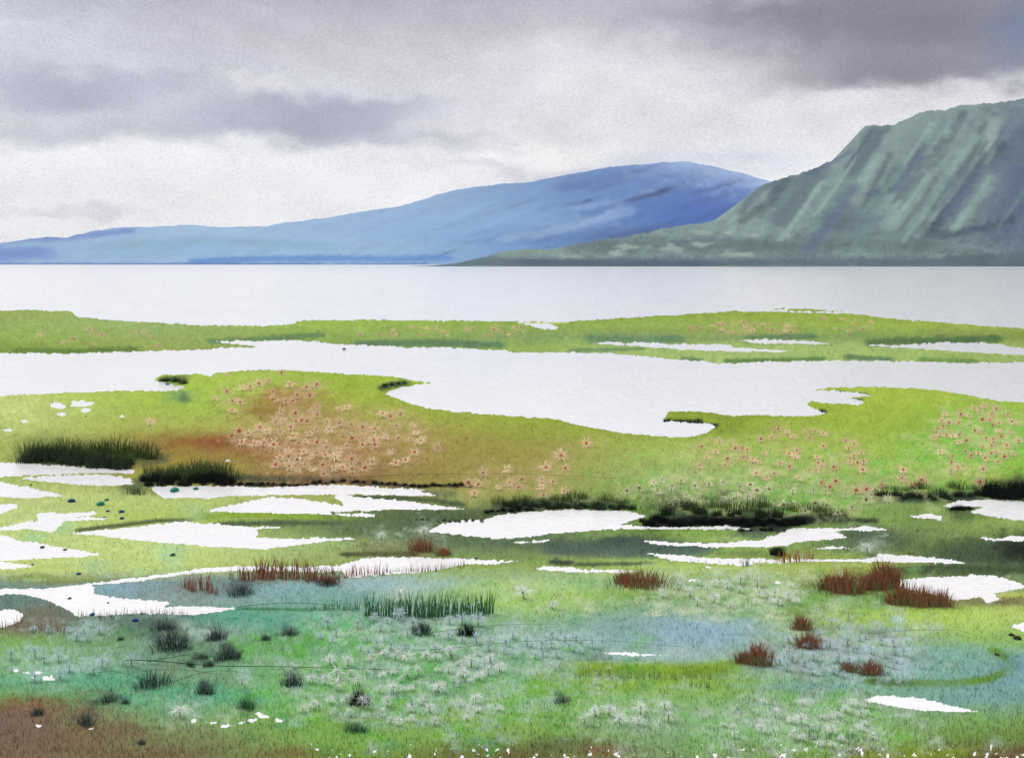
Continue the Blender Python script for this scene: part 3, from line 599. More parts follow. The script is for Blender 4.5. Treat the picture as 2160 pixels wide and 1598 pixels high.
S(400,525,330,22,(165,198,218),.8,**kw); S(800,480,200,34,(165,195,222),.8,**kw); S(1000,470,180,30,(160,190,220),.8,**kw); S(1130,500,140,24,(120,160,205),.6,**kw)  # pale lower slopes: valley mist painted into the colour
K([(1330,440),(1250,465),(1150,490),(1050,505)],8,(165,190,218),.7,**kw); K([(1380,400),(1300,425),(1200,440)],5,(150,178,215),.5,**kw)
K([(1400,350),(1300,375),(1180,395)],12,(78,118,172),.6,**kw); S(1490,450,130,34,(44,102,178),.8,**kw); S(1560,358,120,22,(190,206,232),.9,.9,**kw); S(1460,342,80,10,(180,200,230),.8,.9,**kw); S(1620,380,60,20,(196,210,234),.85,.9,**kw)  # pale splats round the summit are mist painted onto the slope
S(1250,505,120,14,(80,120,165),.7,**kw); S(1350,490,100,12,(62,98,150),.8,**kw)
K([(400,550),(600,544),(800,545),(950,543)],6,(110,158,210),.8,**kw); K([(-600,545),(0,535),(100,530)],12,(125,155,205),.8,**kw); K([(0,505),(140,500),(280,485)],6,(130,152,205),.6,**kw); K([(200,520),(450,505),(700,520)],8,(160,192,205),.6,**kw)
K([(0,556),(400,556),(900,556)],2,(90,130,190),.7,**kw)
FF *= (1+.14*fbm((FU+1.2*FV)*.012, (FV+.25*FU)*.07, 4)[..., None]+.10*fbm(FU*.2, FV*.25, 3)[..., None])
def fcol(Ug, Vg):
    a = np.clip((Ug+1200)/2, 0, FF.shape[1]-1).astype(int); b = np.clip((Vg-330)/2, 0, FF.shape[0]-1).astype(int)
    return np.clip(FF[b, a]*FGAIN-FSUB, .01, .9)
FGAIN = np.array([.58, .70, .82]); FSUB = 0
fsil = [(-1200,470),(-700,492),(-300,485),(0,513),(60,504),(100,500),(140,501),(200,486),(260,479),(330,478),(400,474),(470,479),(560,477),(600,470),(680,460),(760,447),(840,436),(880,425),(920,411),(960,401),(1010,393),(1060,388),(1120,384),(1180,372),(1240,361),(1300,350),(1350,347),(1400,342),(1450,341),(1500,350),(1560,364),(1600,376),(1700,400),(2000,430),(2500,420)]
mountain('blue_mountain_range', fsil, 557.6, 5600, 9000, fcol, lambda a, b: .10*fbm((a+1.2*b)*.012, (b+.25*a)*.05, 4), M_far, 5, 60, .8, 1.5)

# ------------------------------------------------------------------ haze
hz = 1
if hz:
    m = bpy.data.materials.new('air'); m.use_nodes = True; t = m.node_tree; t.nodes.remove(t.nodes['Principled BSDF'])
    v = t.nodes.new('ShaderNodeVolumePrincipled'); v.inputs['Color'].default_value = (.96, .98, 1, 1); v.inputs['Density'].default_value = 2.4e-5; v.inputs['Anisotropy'].default_value = .1
    t.links.new(v.outputs[0], t.nodes['Material Output'].inputs['Volume'])
    x0, x1, y0, y1, z0, z1 = -18000, 18000, -300, 14500, -7, 1000
    vv = [(x, y, z) for x in (x0, x1) for y in (y0, y1) for z in (z0, z1)]
    ff = [(0,1,3,2),(4,6,7,5),(0,4,5,1),(2,3,7,6),(0,2,6,4),(1,5,7,3)]
    o = link('haze', mesh('haze', vv, ff, m)); o['kind'] = 'stuff'

# ------------------------------------------------------------------ land lookup
def ground_z(u, v):
    i = np.clip(np.searchsorted(vsr, v)-1, 0, nr-1); j = np.clip(np.searchsorted(us, u)-1, 0, nc-1)
    return np.maximum(Zg[i, j], 0)

# ------------------------------------------------------------------ grass (nobody could count it)
def blades(u, v, hpx, wpx, C, lean=.35):
    n = len(u); Y = F*CH/(v-HV); X = (u-1080)/F*Y; z = ground_z(u, v)
    s = Y/F; h = hpx*s*(.6+.8*rng.random(n)); wd = wpx*s
    a = rng.random(n)*math.pi; dx = np.cos(a)*wd/2; dy = np.sin(a)*wd/2*.6
    lx = (rng.random(n)-.5)*2*lean*h; ly = (rng.random(n)-.5)*2*lean*h
    P = np.zeros((n, 3, 3)); P[:, 0] = np.stack([X-dx, Y-dy, z-.003], -1); P[:, 1] = np.stack([X+dx, Y+dy, z-.003], -1); P[:, 2] = np.stack([X+lx, Y+ly, z+h], -1)
    cc = np.repeat(C[:, None], 3, 1)
    return P.reshape(-1, 3), cc.reshape(-1, 3)
def grass(name, n, v0, v1, h0, h1):
    v = v0+(v1-v0)*rng.random(n); u = -150+2460*rng.random(n); k = land_ok(u, v) > 1.2; u = u[k]; v = v[k]
    hp = h0+(h1-h0)*(v-v0)/(v1-v0)
    C = colour_at(u, v)*(1.0+.5*rng.random(len(u)))[:, None]*1.12
    return blades(u, v, hp, np.maximum(1.3, hp*.17), C)
for nm, args in (('meadow_grass', (30000, 780, 1190, 3, 6.5)), ('foreground_grass', (42000, 1190, 1640, 5, 11)), ('far_grass', (12000, 655, 770, 2.5, 4))):
    P, Cc = grass(nm, *args)
    o = link(nm, mesh(nm, P, np.arange(len(P)).reshape(-1, 3), M_blade, Cc)); props(o, {'meadow_grass': 'short yellow-green grass covering the middle marsh meadow', 'foreground_grass': 'green and teal grass covering the near marsh', 'far_grass': 'low green grass on the far marsh island'}[nm], 'grass', kind='stuff')

# ------------------------------------------------------------------ plants
def tuft_mesh(name, n, w, h, mat, bw=.03, spread=.6, arch=.25, seed=0, dome=False):
    """n curved blades from a root area w wide, up to h tall (unit size, scaled later)"""
    r = random.Random(seed); V_ = []; F_ = []
    for i in range(n):
        x = r.gauss(0, w*.28); y = r.gauss(0, w*.14)
        while abs(x) > w*.5 or abs(y) > w*.28: x = r.gauss(0, w*.28); y = r.gauss(0, w*.14)
        hh = h*(.45+.55*r.random())*max(.3, 1-(.55 if dome else .3)*abs(x)/(w*.5))
        lx = (x/(w*.5))*spread*hh*.5+r.uniform(-arch, arch)*hh; ly = r.uniform(-arch, arch)*hh
        a = r.uniform(-.6, .6); bx = math.cos(a)*bw/2; by = math.sin(a)*bw/2
        b0 = len(V_)
        for f, ww in ((0, 1), (.45, .8), (.8, .45)):
            cx = x+lx*f*f; cy = y+ly*f*f; cz = hh*f
            V_ += [(cx-bx*ww, cy-by*ww, cz), (cx+bx*ww, cy+by*ww, cz)]
        V_.append((x+lx, y+ly, hh))
        F_ += [(b0, b0+1, b0+3, b0+2), (b0+2, b0+3, b0+5, b0+4), (b0+4, b0+5, b0+6)]
    return mesh(name, V_, F_, mat)
M_dark = mat_plain('dark_sedge', (30, 42, 34), rgb2=(62, 76, 52)); M_black = mat_plain('black_sedge', (12, 16, 15), rgb2=(34, 42, 34))
M_rust = mat_plain('rust_reed', (134, 76, 56), rgb2=(166, 112, 86), scale=40); M_olive = mat_plain('olive_reed', (95, 110, 75), rgb2=(130, 140, 95))
M_redstem = mat_plain('red_brown_stem', (132, 80, 58), rgb2=(160, 112, 88)); M_slate = mat_plain('slate_sedge', (42, 56, 54), rgb2=(84, 102, 96))
M_green = mat_plain('deep_green_sedge', (40, 92, 58), rgb2=(80, 130, 85)); M_stem = mat_plain('green_stem', (100, 140, 60)); M_tan = mat_plain('tan_reed', (140, 130, 105), rgb2=(170, 160, 130))
M_orange = mat_plain('orange_brown_reed', (150, 90, 50), rgb2=(175, 125, 70))
variants = {}
def var(key, *a, **k):
    if key not in variants:
        variants[key] = [tuft_mesh(key[0], *a, seed=i*7+len(variants), **k) for i in range(3)]
    return random.choice(variants[key])
def place(name, me, u, v, spx, label, cat, group=None, wide=1.0, z=None, rot=None):
    Y = F*CH/(v-HV); s = spx*Y/F
    gz = float(ground_z(np.array([u]), np.array([v]))[0]) if z is None else z
    o = link(name, me, None, ((u-1080)/F*Y, Y, gz-.002))
    o.scale = (s*wide, s*wide, s); o.rotation_euler = (0, 0, random.uniform(-.5, .5) if rot is None else rot)
    return props(o, label, cat, group)
def along(pts, step):
    res = []
    for (x1, y1), (x2, y2) in zip(pts, pts[1:]):
        n = max(1, int(math.hypot(x2-x1, y2-y1)/step))
        for q in range(n): f = (q+random.uniform(.2, .8))/n; res.append((x1+(x2-x1)*f, y1+(y2-y1)*f))
    return res
def fringe(pts, step, h, mat, key, label, group, name='sedge_tuft', cat='sedge', n=110, jit=3, hf=None, w=1.25, bw=.036, **k):
    for (x, y) in along(pts, step*1.45):
        hh = h*random.uniform(.6, 1.25) if hf is None else hf(x)*random.uniform(.7, 1.2)
        place(name, var((name, key), n, w, 1.0, mat, bw=bw, **k), x+random.uniform(-3, 3), y+random.uniform(-jit, jit*.3), hh, label, cat, group)
fringe([(50,974),(120,980),(200,986),(275,990)], 7, 34, M_dark, 'a', 'dark green sedge tuft above the upper left pool', 'sedge on the upper left bank', jit=10)
fringe([(130,958),(260,966),(340,975)], 15, 22, M_dark, 'a', 'dark green sedge tuft set back from the upper left bank', 'sedge behind the upper left bank', jit=10)
fringe([(300,1024),(400,1022),(490,1020)], 7, 27, M_black, 'b', 'nearly black sedge tuft on the bank under the brown slope', 'black sedge under the brown slope', jit=8)
fringe([(495,1022),(620,1025),(730,1018),(860,1027),(1000,1029)], 10, 9, M_black, 'b', 'low black sedge tuft in the thin line below pink flowers', 'thin line of black sedge', jit=3)
fringe([(1020,1084),(1130,1076)], 8, 10, M_black, 'b', 'low black sedge tuft at the left lip of the central pool', 'black sedge left of the central pool', jit=3)
fringe([(1060,1074),(1180,1072),(1290,1074),(1340,1078)], 9, 20, M_dark, 'a', 'dark sedge tuft along the far shore of the central pool', 'sedge beyond the central pool', jit=5)
fringe([(1350,1106),(1460,1108),(1580,1111),(1690,1108)], 6, 18, M_black, 'b', 'black sedge tuft on the dark bank right of the central pool', 'black sedge on the dark bank', jit=8)
fringe([(1400,1090),(1520,1088),(1650,1092)], 18, 24, M_dark, 'a', 'dark green sedge tuft rising behind the black bank', 'sedge behind the black bank', jit=14)
fringe([(1850,1052),(1980,1056),(2080,1050)], 9, 18, M_dark, 'a', 'dark sedge tuft left of the right-hand pool', 'sedge at the right-hand pool', jit=6)
fringe([(2080,1050),(2170,1052)], 7, 40, M_black, 'b', 'tall black sedge tuft above the right-hand pool', 'tall black sedge above the right-hand pool', jit=8, spread=1.0)
fringe([(2000,1080),(2050,1076)], 8, 14, M_black, 'b', 'black sedge tuft on the spit in the right-hand pool', 'black sedge on the pool spit')
fringe([(1560,1122),(1640,1122)], 10, 12, M_black, 'b', 'black sedge tuft over the narrow right pool', 'black sedge over the narrow pool')
fringe([(800,824),(830,814),(862,811)], 8, 9, M_dark, 'a', 'dark sedge tuft at the tip of the meadow peninsula', 'sedge on the peninsula tip')
fringe([(335,803),(392,812)], 9, 13, M_dark, 'a', 'dark green sedge tuft on the small left spit', 'sedge on the small left spit')
fringe([(870,1102),(1020,1100)], 9, 6, M_black, 'b', 'low black sedge tuft left of the central pool point', 'black sedge on the pool point')
def one(u, v, h, w, mat, key, label, cat='sedge', name='sedge_tuft', n=60, group=None, **k):
    return place(name, var((name, key), n, w, 1.0, mat, **k), u, v, h, label, cat, group)
M_mid = mat_plain('olive_green_sedge', (66, 84, 48), rgb2=(100, 120, 62))
for pts, st, h, lb in (([(60,962),(160,966),(330,974)],11,44,'olive sedge tuft rising behind the upper left bank'),([(310,1012),(400,1006),(490,1010)],11,36,'olive sedge tuft rising behind the black bank at left'),([(1040,1070),(1180,1064),(1330,1070)],14,22,'olive sedge tuft beyond the central pool'),([(1400,1084),(1560,1082),(1780,1090)],14,34,'olive sedge tuft on the slope over the black bank'),([(1850,1044),(2060,1040)],14,24,'olive sedge tuft left of the right-hand pool')):
    fringe(pts, st, h, M_mid, 'mid', lb, 'olive sedge behind the dark banks', jit=12, n=70, bw=.026, w=1.4)
one(1641,1172,20,1.6,M_black,'clump','small round black sedge clump above the long thin pool', n=90, bw=.09)
one(285,1045,22,2.4,M_dark,'wide','dark grey-green sedge clump between two left pools', n=80)
one(1188,1192,12,2.4,M_slate,'wide2','low slate sedge tuft beside the broken white puddles', n=70)
# slate bushes in the foreground
for (u, v, h, w_, lb) in ((365,1372,52,1.6,'largest slate grey bush in the left foreground'),(480,1393,40,1.4,'slate grey bush right of the largest bush'),(455,1352,34,1.4,'faint slate grey bush behind two darker ones'),(345,1330,26,2.2,'low slate bush under the left reed pool'),(322,1450,44,1.8,'broad grey bush by the fallen stems'),
    (435,1466,34,1.2,'dark bush below the long fallen stem'),(615,1448,38,1.2,'slate bush crossed by the long fallen stem'),(610,1342,24,1.6,'small slate bush in teal moss'),(560,1352,16,1.4,'smallest slate bush in teal moss'),(425,1392,16,2.0,'low slate sprig beside the forked stems'),(402,1408,18,1.4,'left of two slate sprigs under the forked stems'),(440,1408,18,1.4,'right of two slate sprigs under the forked stems'),
    (228,1484,28,1.8,'pale grey bush near the brown peat'),(264,1486,16,1.4,'small grey sprig near the brown peat'),(180,1530,34,1.3,'dark round bush on the edge of the brown peat'),(80,1510,22,1.2,'small dark bush on the brown peat'),(298,1572,16,1.0,'tiny dark sprig low on the peat edge'),(757,1488,44,1.0,'tallest black-green bush in the near flowers'),(752,1546,28,1.9,'low dark bush at the bottom near the white fluff'),(1187,1484,22,1.8,'dark grey-green bush alone on bright grass'),
    (506,1258,30,2.0,'dark slate bush under the rust reeds'),(690,1238,18,3.0,'brown-black low bush at the foot of the rust reeds'),(985,1343,36,1.1,'black-green bush on the teal line'),(890,1340,38,1.2,'grey-green bush among the near white fluff'),(520,1496,34,1.3,'deep green bush above the white puddles'),(255,1352,12,1.2,'tiny dark sprig on green grass at left')):
    mt = M_green if 'deep green' in lb else (M_black if 'black' in lb else M_slate)
    one(u, v, h, w_, mt, 'bush%.1f%s' % (w_, mt.name), lb, 'bush', 'bush', n=150, spread=1.2, dome=True, bw=.024, arch=.35)
# rust reeds
for (u, v, h, w_, lb) in ((1355,1240,50,2.2,'wide rust-red reed clump right of the centre'),(1318,1232,34,1.4,'small rust reed clump at the left of the wide one'),(1785,1252,66,1.2,'tall rust reed clump left of the right-hand white pool'),(1752,1246,40,1.2,'lower rust reed clump leaning beside the tall one'),(1868,1240,70,.9,'tall rust reed clump rising across the long thin pool'),(1845,1246,50,1.0,'rust reed clump between the two tall ones'),(1895,1276,48,1.1,'rust reed clump below the long thin pool'),
    (1940,1280,54,1.2,'dark rust reed clump in front of the white pool'),(1985,1281,42,1.1,'rightmost rust reed clump before the white pool'),(1600,1404,56,.9,'dark rust reed clump left of the grey fluff patch'),(1570,1400,34,1.2,'fading rust reed clump beside the blue-green moss'),(1690,1330,40,.9,'rust reed clump standing alone on lime grass'),(1705,1368,44,1.2,'rust reed clump among grey fluff'),(1835,1424,42,1.2,'short wide rust reed clump beside teal moss'),(1790,1418,28,1.4,'sparse rust reed clump among grey fluff'),(890,1164,34,1.5,'faded rust reed clump above the reed-lined pool'),(935,1172,24,1.2,'small faded rust clump above the reed-lined pool')):
    o = props(bpy.data.objects.new('reed_clump', None), lb, 'reeds', 'rust reed clumps'); col.objects.link(o)
    Y = F*CH/(v-HV); s = h*Y/F; o.location = ((u-1080)/F*Y, Y, float(ground_z(np.array([u]), np.array([v]))[0])); o.scale = (s, s, s); o.empty_display_size = .3
    link('stems', var(('stems', 'r%.1f' % w_), 170, w_, 1.0, M_rust, bw=.022, spread=.9, arch=.2), o)['kind'] = 'stuff'
    link('leaves', var(('leaves', 'l%.1f' % w_), 90, w_*1.5, .7, M_olive, bw=.022, spread=.8, arch=.25), o)['kind'] = 'stuff'
    link('seed_heads', var(('seed_heads', 'r%.1f' % w_), 36, w_*.9, .9, M_redstem, bw=.035, spread=.9, arch=.15), o)['kind'] = 'stuff'
def stemrow(pts, step, h, mat, key, label, group, name='reed', n=6, w=.35, bw=.034, hf=None, cat='reed', **k):
    for (x, y) in along(pts, step):
        hh = h*random.uniform(.65, 1.2)
        place(name, var((name, key), n, w, 1.0, mat, bw=bw, arch=.12, **k), x, y+random.uniform(-4, 3), hh, label, cat, group)
stemrow([(385,1246),(460,1256)], 6, 52, M_redstem, 'red', 'thin red-brown reed in the left end of the reed row', 'red-brown reeds, left end of the row')
stemrow([(505,1228),(600,1222),(715,1232)], 5, 50, M_redstem, 'red', 'red-brown reed in the dense row along the narrow pool', 'red-brown reeds of the dense row')
stemrow([(480,1226),(600,1222),(720,1224)], 9, 34, M_olive, 'ol', 'olive reed among the dense red-brown row', 'olive reeds in the row')
stemrow([(722,1218),(800,1210)], 5, 34, M_redstem, 'red', 'slender brown reed leaning over the white pool', 'brown reeds over the white pool')
stemrow([(800,1211),(900,1205),(980,1196)], 6, 25, M_tan, 'tan', 'pale tan reed standing in the white pool', 'tan reeds in the white pool')
stemrow([(165,1302),(240,1300),(300,1296),(398,1298)], 7, 19, M_olive, 'ol2', 'short olive reed on the lower edge of the left pool', 'olive reeds at the left pool')
stemrow([(0,1326),(50,1318)], 6, 28, M_tan, 'tan', 'pale tan reed in the small pool at the left edge', 'tan reeds at the left edge')
stemrow([(60,1332),(140,1336)], 9, 34, M_redstem, 'red', 'brown reed on the mud at the far left', 'brown reeds at the far left')
stemrow([(650,1288),(760,1290)], 10, 30, M_green, 'gr', 'short green reed at the edge of the teal moss', 'green reeds by the teal moss')
stemrow([(770,1300),(870,1304),(980,1300),(1040,1296)], 6, 62, M_green, 'gr', 'tall thin deep-green reed in the centre foreground', 'tall green reeds in the centre')
stemrow([(1450,1185),(1540,1190),(1640,1186)], 14, 14, M_olive, 'ol2', 'short olive reed crossing the long thin pool', 'olive reeds at the long thin pool')
stemrow([(1565,1196),(1580,1197)], 5, 30, M_slate, 'sl', 'dark slate reed standing in the thin pool', 'slate reeds in the thin pool')
stemrow([(1640,1186),(1715,1180)], 6, 34, M_orange, 'or', 'orange-brown reed behind the long thin pool', 'orange-brown reeds')
stemrow([(1890,1262),(2000,1278)], 6, 44, M_redstem, 'red', 'single red-brown reed on the rim of the right white pool', 'reeds on the rim of the white pool')
stemrow([(1230,1430),(1500,1436)], 11, 24, M_olive, 'ol2', 'short olive reed in the lime band of the foreground', 'olive reeds in the lime band')
stemrow([(1680,1560),(1830,1564)], 11, 30, M_green, 'gr', 'thin green reed at the bottom right among white fluff', 'green reeds at the bottom right')
stemrow([(1455,1450),(1500,1456)], 9, 22, M_slate, 'sl', 'fine slate reed left of the bottom right fluff', 'fine slate reeds')
stemrow([(540,1214),(560,1212),(630,1210),(655,1210)], 16, 54, M_redstem, 'red', 'taller red-brown reed standing above the dense row', 'taller red-brown reeds')

# fallen stems
def tube(name, pts, r, mat, label, cat):
    P = [G(u, v) for u, v in pts]; ring = 5; V_ = []; F_ = []
    P = [p+np.array([0, 0, .05*math.sin(i/(len(P)-1)*3.1)+.035]) for i, p in enumerate(P)]
    for i, p in enumerate(P):
        d = P[min(i+1, len(P)-1)]-P[max(i-1, 0)]; d = d/np.linalg.norm(d); a = np.cross(d, [0, 0, 1]); a /= np.linalg.norm(a); b2 = np.cross(a, d)
        rr = r*(1-.6*i/len(P))
        for k in range(ring): q = k/ring*6.283; V_.append(tuple(p+rr*(math.cos(q)*a+math.sin(q)*b2)))
    for i in range(len(P)-1):
        for k in range(ring): F_.append((i*ring+k, i*ring+(k+1) % ring, (i+1)*ring+(k+1) % ring, (i+1)*ring+k))
    return props(link(name, mesh(name, V_, F_, mat)), label, cat)
def curve(pts, n=24):
    xs = [p[0] for p in pts]; ys = [p[1] for p in pts]; x = np.linspace(xs[0], xs[-1], n)
    y = np.interp(x, xs, ys); k = np.ones(5)/5; yp = np.convolve(np.pad(y, 2, 'edge'), k, 'valid'); return list(zip(x, yp))
tube('fallen_stem', curve([(265,1398),(340,1404),(430,1420),(520,1423),(720,1424),(850,1420)]), .0042, M_black, 'longest dark fallen stem lying across the left foreground', 'stem')
tube('fallen_stem', curve([(310,1403),(360,1403),(410,1396),(455,1393)]), .003, M_black, 'short curved stem forking from the longest fallen stem', 'stem')
tube('fallen_stem', curve([(340,1400),(370,1386),(405,1381),(440,1384)]), .0026, M_slate, 'faint upper stem arching over the slate sprigs', 'stem')
tube('fallen_stem', curve([(180,1430),(240,1434),(280,1438),(305,1446)]), .0034, M_green, 'green stem bending down at the left near the white specks', 'stem')
tube('fallen_stem', curve([(300,1422),(380,1430),(440,1434),(480,1434)]), .0026, M_green, 'thin green stem under the longest fallen stem', 'stem')
tube('fallen_stem', curve([(350,1450),(420,1436),(460,1432),(560,1434)]), .0022, M_slate, 'pale stem rising under the lower left bush', 'stem')
tube('fallen_stem', curve([(780,1382),(900,1384),(1000,1378),(1120,1367),(1300,1364),(1440,1372)]), .003, M_green, 'long green stem across the pale centre foreground', 'stem')
tube('fallen_stem', curve([(880,1345),(980,1340),(1100,1330),(1180,1322)]), .003, M_green, 'green stem running right from the black-green bush', 'stem')
tube('fallen_stem', curve([(500,1286),(600,1286),(740,1288)]), .004, M_green, 'dark green stem running right from the tip of the left pool', 'stem')
tube('fallen_stem', curve([(1810,1340),(1840,1346),(1990,1344),(2010,1338),(2070,1350)]), .0024, M_olive, 'fine wavy stem over the right-hand teal moss', 'stem')
tube('fallen_stem', curve([(720,1010),(900,1008),(1100,1008),(1300,1012)]), .006, M_olive, 'faint olive stem lying across the middle meadow slope', 'stem')

# ------------------------------------------------------------------ flowers
M_petal = mat_plain('pale_pink_petal', (225, 192, 150), rgb2=(238, 218, 182), scale=50); M_centre = mat_plain('orange_red_centre', (178, 88, 50), rgb2=(205, 120, 85), scale=90)
M_cream = mat_plain('cream_petal', (205, 210, 165), rgb2=(228, 226, 195), scale=50); M_olc = mat_plain('olive_brown_centre', (118, 100, 40), rgb2=(150, 120, 70))
M_fluff = mat_plain('white_fluff', (205, 214, 205), rgb2=(232, 236, 230), scale=60); M_fluff2 = mat_plain('blue_grey_fluff', (165, 188, 192), rgb2=(195, 212, 215), scale=60)
def star_mesh(name, n, r, mat, seed, flat=.35, wd=.075, inner=.12):
    q = random.Random(seed); V_ = []; F_ = []
    for i in range(n):
        a = i/n*6.283+q.uniform(-.2, .2); l = r*q.uniform(.35, 1.2); up = q.uniform(-flat, flat)*.5
        d = np.array([math.cos(a), math.sin(a), 0]); s_ = np.array([-math.sin(a), math.cos(a), 0])
        p0 = d*inner*r; p1 = d*l*.5+np.array([0, 0, .12*r+up*r*.4]); p2 = d*l+np.array([0, 0, up*r]); b0 = len(V_)
        V_ += [tuple(p0-s_*wd*r*.5), tuple(p0+s_*wd*r*.5), tuple(p1+s_*wd*r), tuple(p1-s_*wd*r), tuple(p2+s_*wd*r*.3), tuple(p2-s_*wd*r*.3)]
        F_ += [(b0, b0+1, b0+2, b0+3), (b0+3, b0+2, b0+4, b0+5)]
    return mesh(name, V_, F_, mat)
def dome_mesh(name, r, mat, h=.6, seg=8):
    V_ = [(0, 0, h*r)]; F_ = []
    for j, f in enumerate((.55, 1.0)):
        for i in range(seg):
            a = i/seg*6.283; V_.append((f*r*math.cos(a), f*r*math.sin(a), h*r*(1-f*f)*.9+.02))
    for i in range(seg):
        k = (i+1) % seg; F_ += [(0, 1+i, 1+k), (1+i, 1+seg+i, 1+seg+k, 1+k)]
    return mesh(name, V_, F_, mat, smooth=True)
def stem_mesh(name, h, r, mat):
    V_ = []; F_ = []
    for z, f in ((0, 1.2), (h*.5, 1), (h, .8)):
        for k in range(4): V_.append((r*f*math.cos(k*1.5708)+.15*h*math.sin(z/h*2)*0, r*f*math.sin(k*1.5708), z))
    for i in range(2):
        for k in range(4): F_.append((i*4+k, i*4+(k+1) % 4, (i+1)*4+(k+1) % 4, (i+1)*4+k))
    return mesh(name, V_, F_, mat)
def fluff_mesh(name, n, mat, seed, wd=.026):
    q = random.Random(seed); V_ = []; F_ = []
    for i in range(n):
        z = q.uniform(-.5, 1); a = q.uniform(0, 6.283); rr = math.sqrt(max(0, 1-z*z)); l = q.uniform(.4, 1.1)
        d = np.array([rr*math.cos(a)*1.15, rr*math.sin(a), z*.85]); s_ = np.cross(d, [.3, .2, 1]); s_ /= np.linalg.norm(s_); b0 = len(V_)
        p1 = d*l*.6; p2 = d*l+np.array([0, 0, -.08])
        V_ += [tuple(d*.03), tuple(p1+s_*wd), tuple(p1-s_*wd), tuple(p2)]; F_ += [(b0, b0+1, b0+2), (b0+1, b0+3, b0+2)]
    return mesh(name, V_, F_, mat)
petals = [star_mesh('petals', 21, 1, M_petal, i) for i in range(6)]
petals_pale = [star_mesh('petals', 16, 1, M_cream, 20+i) for i in range(5)]
centres = dome_mesh('flower_centre', .24, M_centre); centres_olive = dome_mesh('flower_centre', .24, M_olc)
stems = stem_mesh('stem', 1.1, .05, M_stem)
fl_w = [fluff_mesh('fluff', 95, M_fluff, 40+i) for i in range(4)]; fl_b = [fluff_mesh('fluff', 95, M_fluff2, 60+i) for i in range(3)]
seedc = dome_mesh('seed_head', .16, M_olive, .9)
def flower(u, v, rpx, label, cat, group, kind='pink'):
    rpx = rpx*1.18; star = kind in ('pink', 'pale'); k = .6 if star else .75; Y = F*CH/(v+rpx*k-HV); s = rpx*Y/F; vb = v+rpx*k
    o = bpy.data.objects.new('flower' if star else 'cotton_grass', None); col.objects.link(o); o.empty_display_size = .1
    o.location = ((u-1080)/F*Y, Y, float(ground_z(np.array([u]), np.array([vb]))[0])); o.rotation_euler = (random.uniform(-.15, .15), random.uniform(-.15, .15), random.uniform(-.3, .3)); o.scale = (s, s, s)
    props(o, label, cat, group)
    link('stem', stems, o).scale = (1, 1, .5)
    tilt = (R(random.uniform(22, 80)), random.uniform(-.6, .6), 0)
    if star:
        p = link('petals', random.choice(petals if kind == 'pink' else petals_pale), o, (0, 0, .62)); p.rotation_euler = tilt
        c = link('flower_centre', centres if kind == 'pink' else centres_olive, o, (0, -.04, .64)); c.rotation_euler = tilt
        f = random.choice((.45, .7, .9, 1.15)); c.scale = (f, f, f)
    else:
        p = link('fluff', random.choice(fl_w if kind == 'white' else fl_b), o, (0, 0, .72)); p.rotation_euler = (0, 0, random.uniform(0, 6))
        link('seed_head', seedc, o, (0, 0, .6))
    return o
for args in FLOWERS: flower(*args)

# ------------------------------------------------------------------ stones
M_st = mat_plain('wet_dark_stone', (14, 30, 34), rough=.4, spec=.5); M_bl = mat_plain('blue_stone', (18, 62, 110), rough=.5); M_te = mat_plain('teal_stone', (30, 120, 100), rough=.5); M_oc = mat_plain('olive_black_stone', (28, 38, 14), rough=.4)
def stone_mesh(mat, seed):
    q = random.Random(seed); V_ = []; F_ = []; seg = 9; rings = [(-.4, .7), (.0, 1.0), (.35, .8), (.6, .4)]
    for z, r in rings:
        for i in range(seg): a = i/seg*6.283; k = r*q.uniform(.8, 1.15); V_.append((k*math.cos(a), k*math.sin(a), z*q.uniform(.85, 1.1)))
    V_.append((0, 0, .68))
    for j in range(3):
        for i in range(seg): F_.append((j*seg+i, j*seg+(i+1) % seg, (j+1)*seg+(i+1) % seg, (j+1)*seg+i))
    for i in range(seg): F_.append((3*seg+i, 3*seg+(i+1) % seg, 4*seg))
    return mesh('stone', V_, F_, mat, smooth=True)
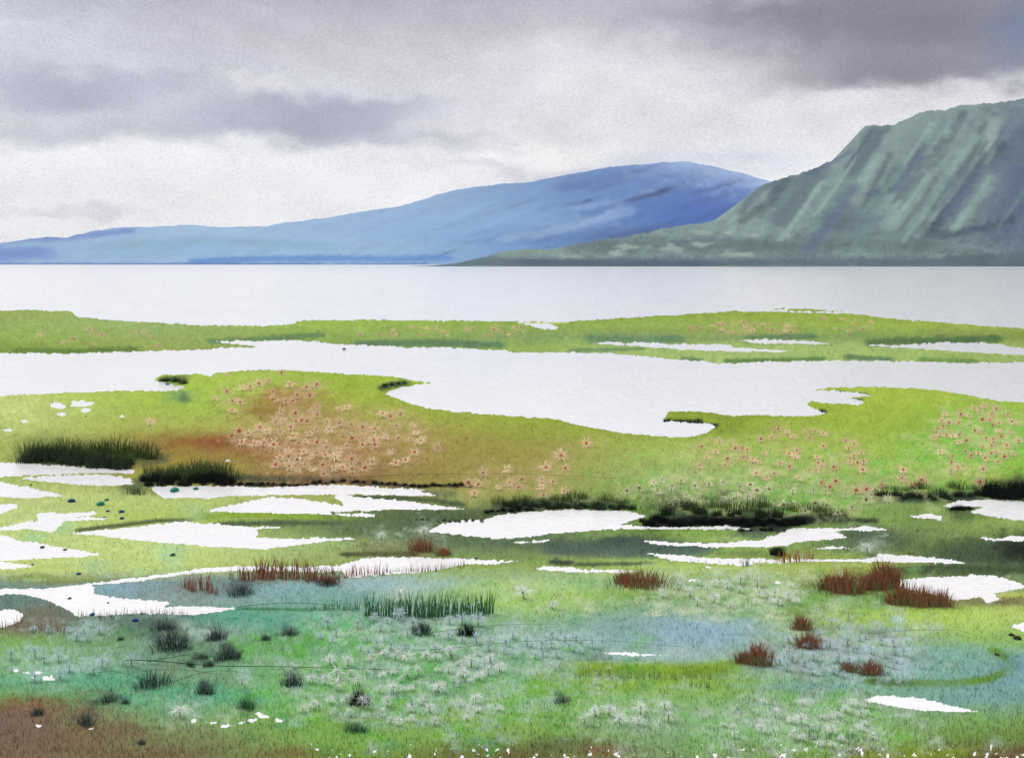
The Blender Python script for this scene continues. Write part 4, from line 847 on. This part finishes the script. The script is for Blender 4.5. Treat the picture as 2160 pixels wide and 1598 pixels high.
for i, (u, v, r, mt, lb) in enumerate(((65,1024,3,M_st,'tiny dark stone in the third pool at the left edge'),(151,1061,8,M_bl,'blue stone on pale grass at left'),(212,1068,9,M_te,'blue-teal stone left of the small dark group'),(225,1058,5,M_te,'small teal stone above right of the blue-teal one'),(227,1081,4,M_bl,'small dark blue stone left of the pair'),(220,1091,3,M_bl,'smallest blue stone at left of the pair'),(256,1083,6,M_bl,'upper navy stone of the close pair'),(257,1097,5,M_bl,'lower navy stone of the close pair'),
    (368,1036,10,M_te,'teal green stone in the pool under the black sedge'),(413,1032,6,M_te,'smaller teal stone beside the black sedge'),(89,1155,5,M_st,'dark stone in the left white pool, left of two'),(137,1160,4,M_st,'dark stone in the left white pool, right of two'),(365,1174,6,M_st,'dark round stone on the pale green patch'),(68,1191,3,M_st,'tiny dark stone below the left white pool'),(147,1262,4,M_st,'black stone in the left foreground pool'),(228,1271,2.4,M_st,'tiny black stone in the left foreground pool'),
    (191,987,4,M_st,'black stone on the shore under the upper left sedge'),(726,737,4,M_st,'lone black stone in open water off the far island'),(166,1214,5,M_bl,'blue stone beside the pale green patch at lower left'),(195,1297,6,M_bl,'bright blue stone under the left pool reeds'),(285,1312,7,M_bl,'bright blue stone in the grey-green sedge'),(353,811,5,M_te,'teal stone in the water beside the left spit'),(2134,1343,6,M_oc,'left one of two joined olive-black stones at the right edge'),(2146,1350,8,M_oc,'right one of two joined olive-black stones at the right edge'),(2103,1384,5,M_oc,'single olive stone on the curved green line'),(1003,1178,3,M_st,'tiny dark stone at the end of the reed-lined pool'),(181,882,3,M_st,'tiny dark stone on the upper left meadow'))):
    Y = F*CH/(v-HV); s = r*Y/F
    o = link('stone', stone_mesh(mt, i), None, ((u-1080)/F*Y, Y, max(0, float(ground_z(np.array([u]), np.array([v]))[0]))+s*.25)); o.scale = (s*1.05, s*1.05, s*.95); props(o, lb, 'stone')

# ------------------------------------------------------------------ each of a row gets its own place in the label
bpy.context.view_layer.update()
byl = {}
for o in bpy.data.objects:
    if o.parent is None and 'label' in o and 'group' in o: byl.setdefault(o['label'], []).append(o)
def nth(n): return '%d%s' % (n, 'th' if 10 <= n % 100 <= 20 else {1: 'st', 2: 'nd', 3: 'rd'}.get(n % 10, 'th'))
for lb, os_ in byl.items():
    if len(os_) < 2: continue
    os_.sort(key=lambda o: o.location.x/o.location.y)
    for i, o in enumerate(os_):
        o['label'] = lb+(', leftmost' if i == 0 else ', rightmost' if i == len(os_)-1 else ', %s from left' % nth(i+1))
        if len(o['label'].split()) > 16: print('LONG', len(o['label'].split()), lb)
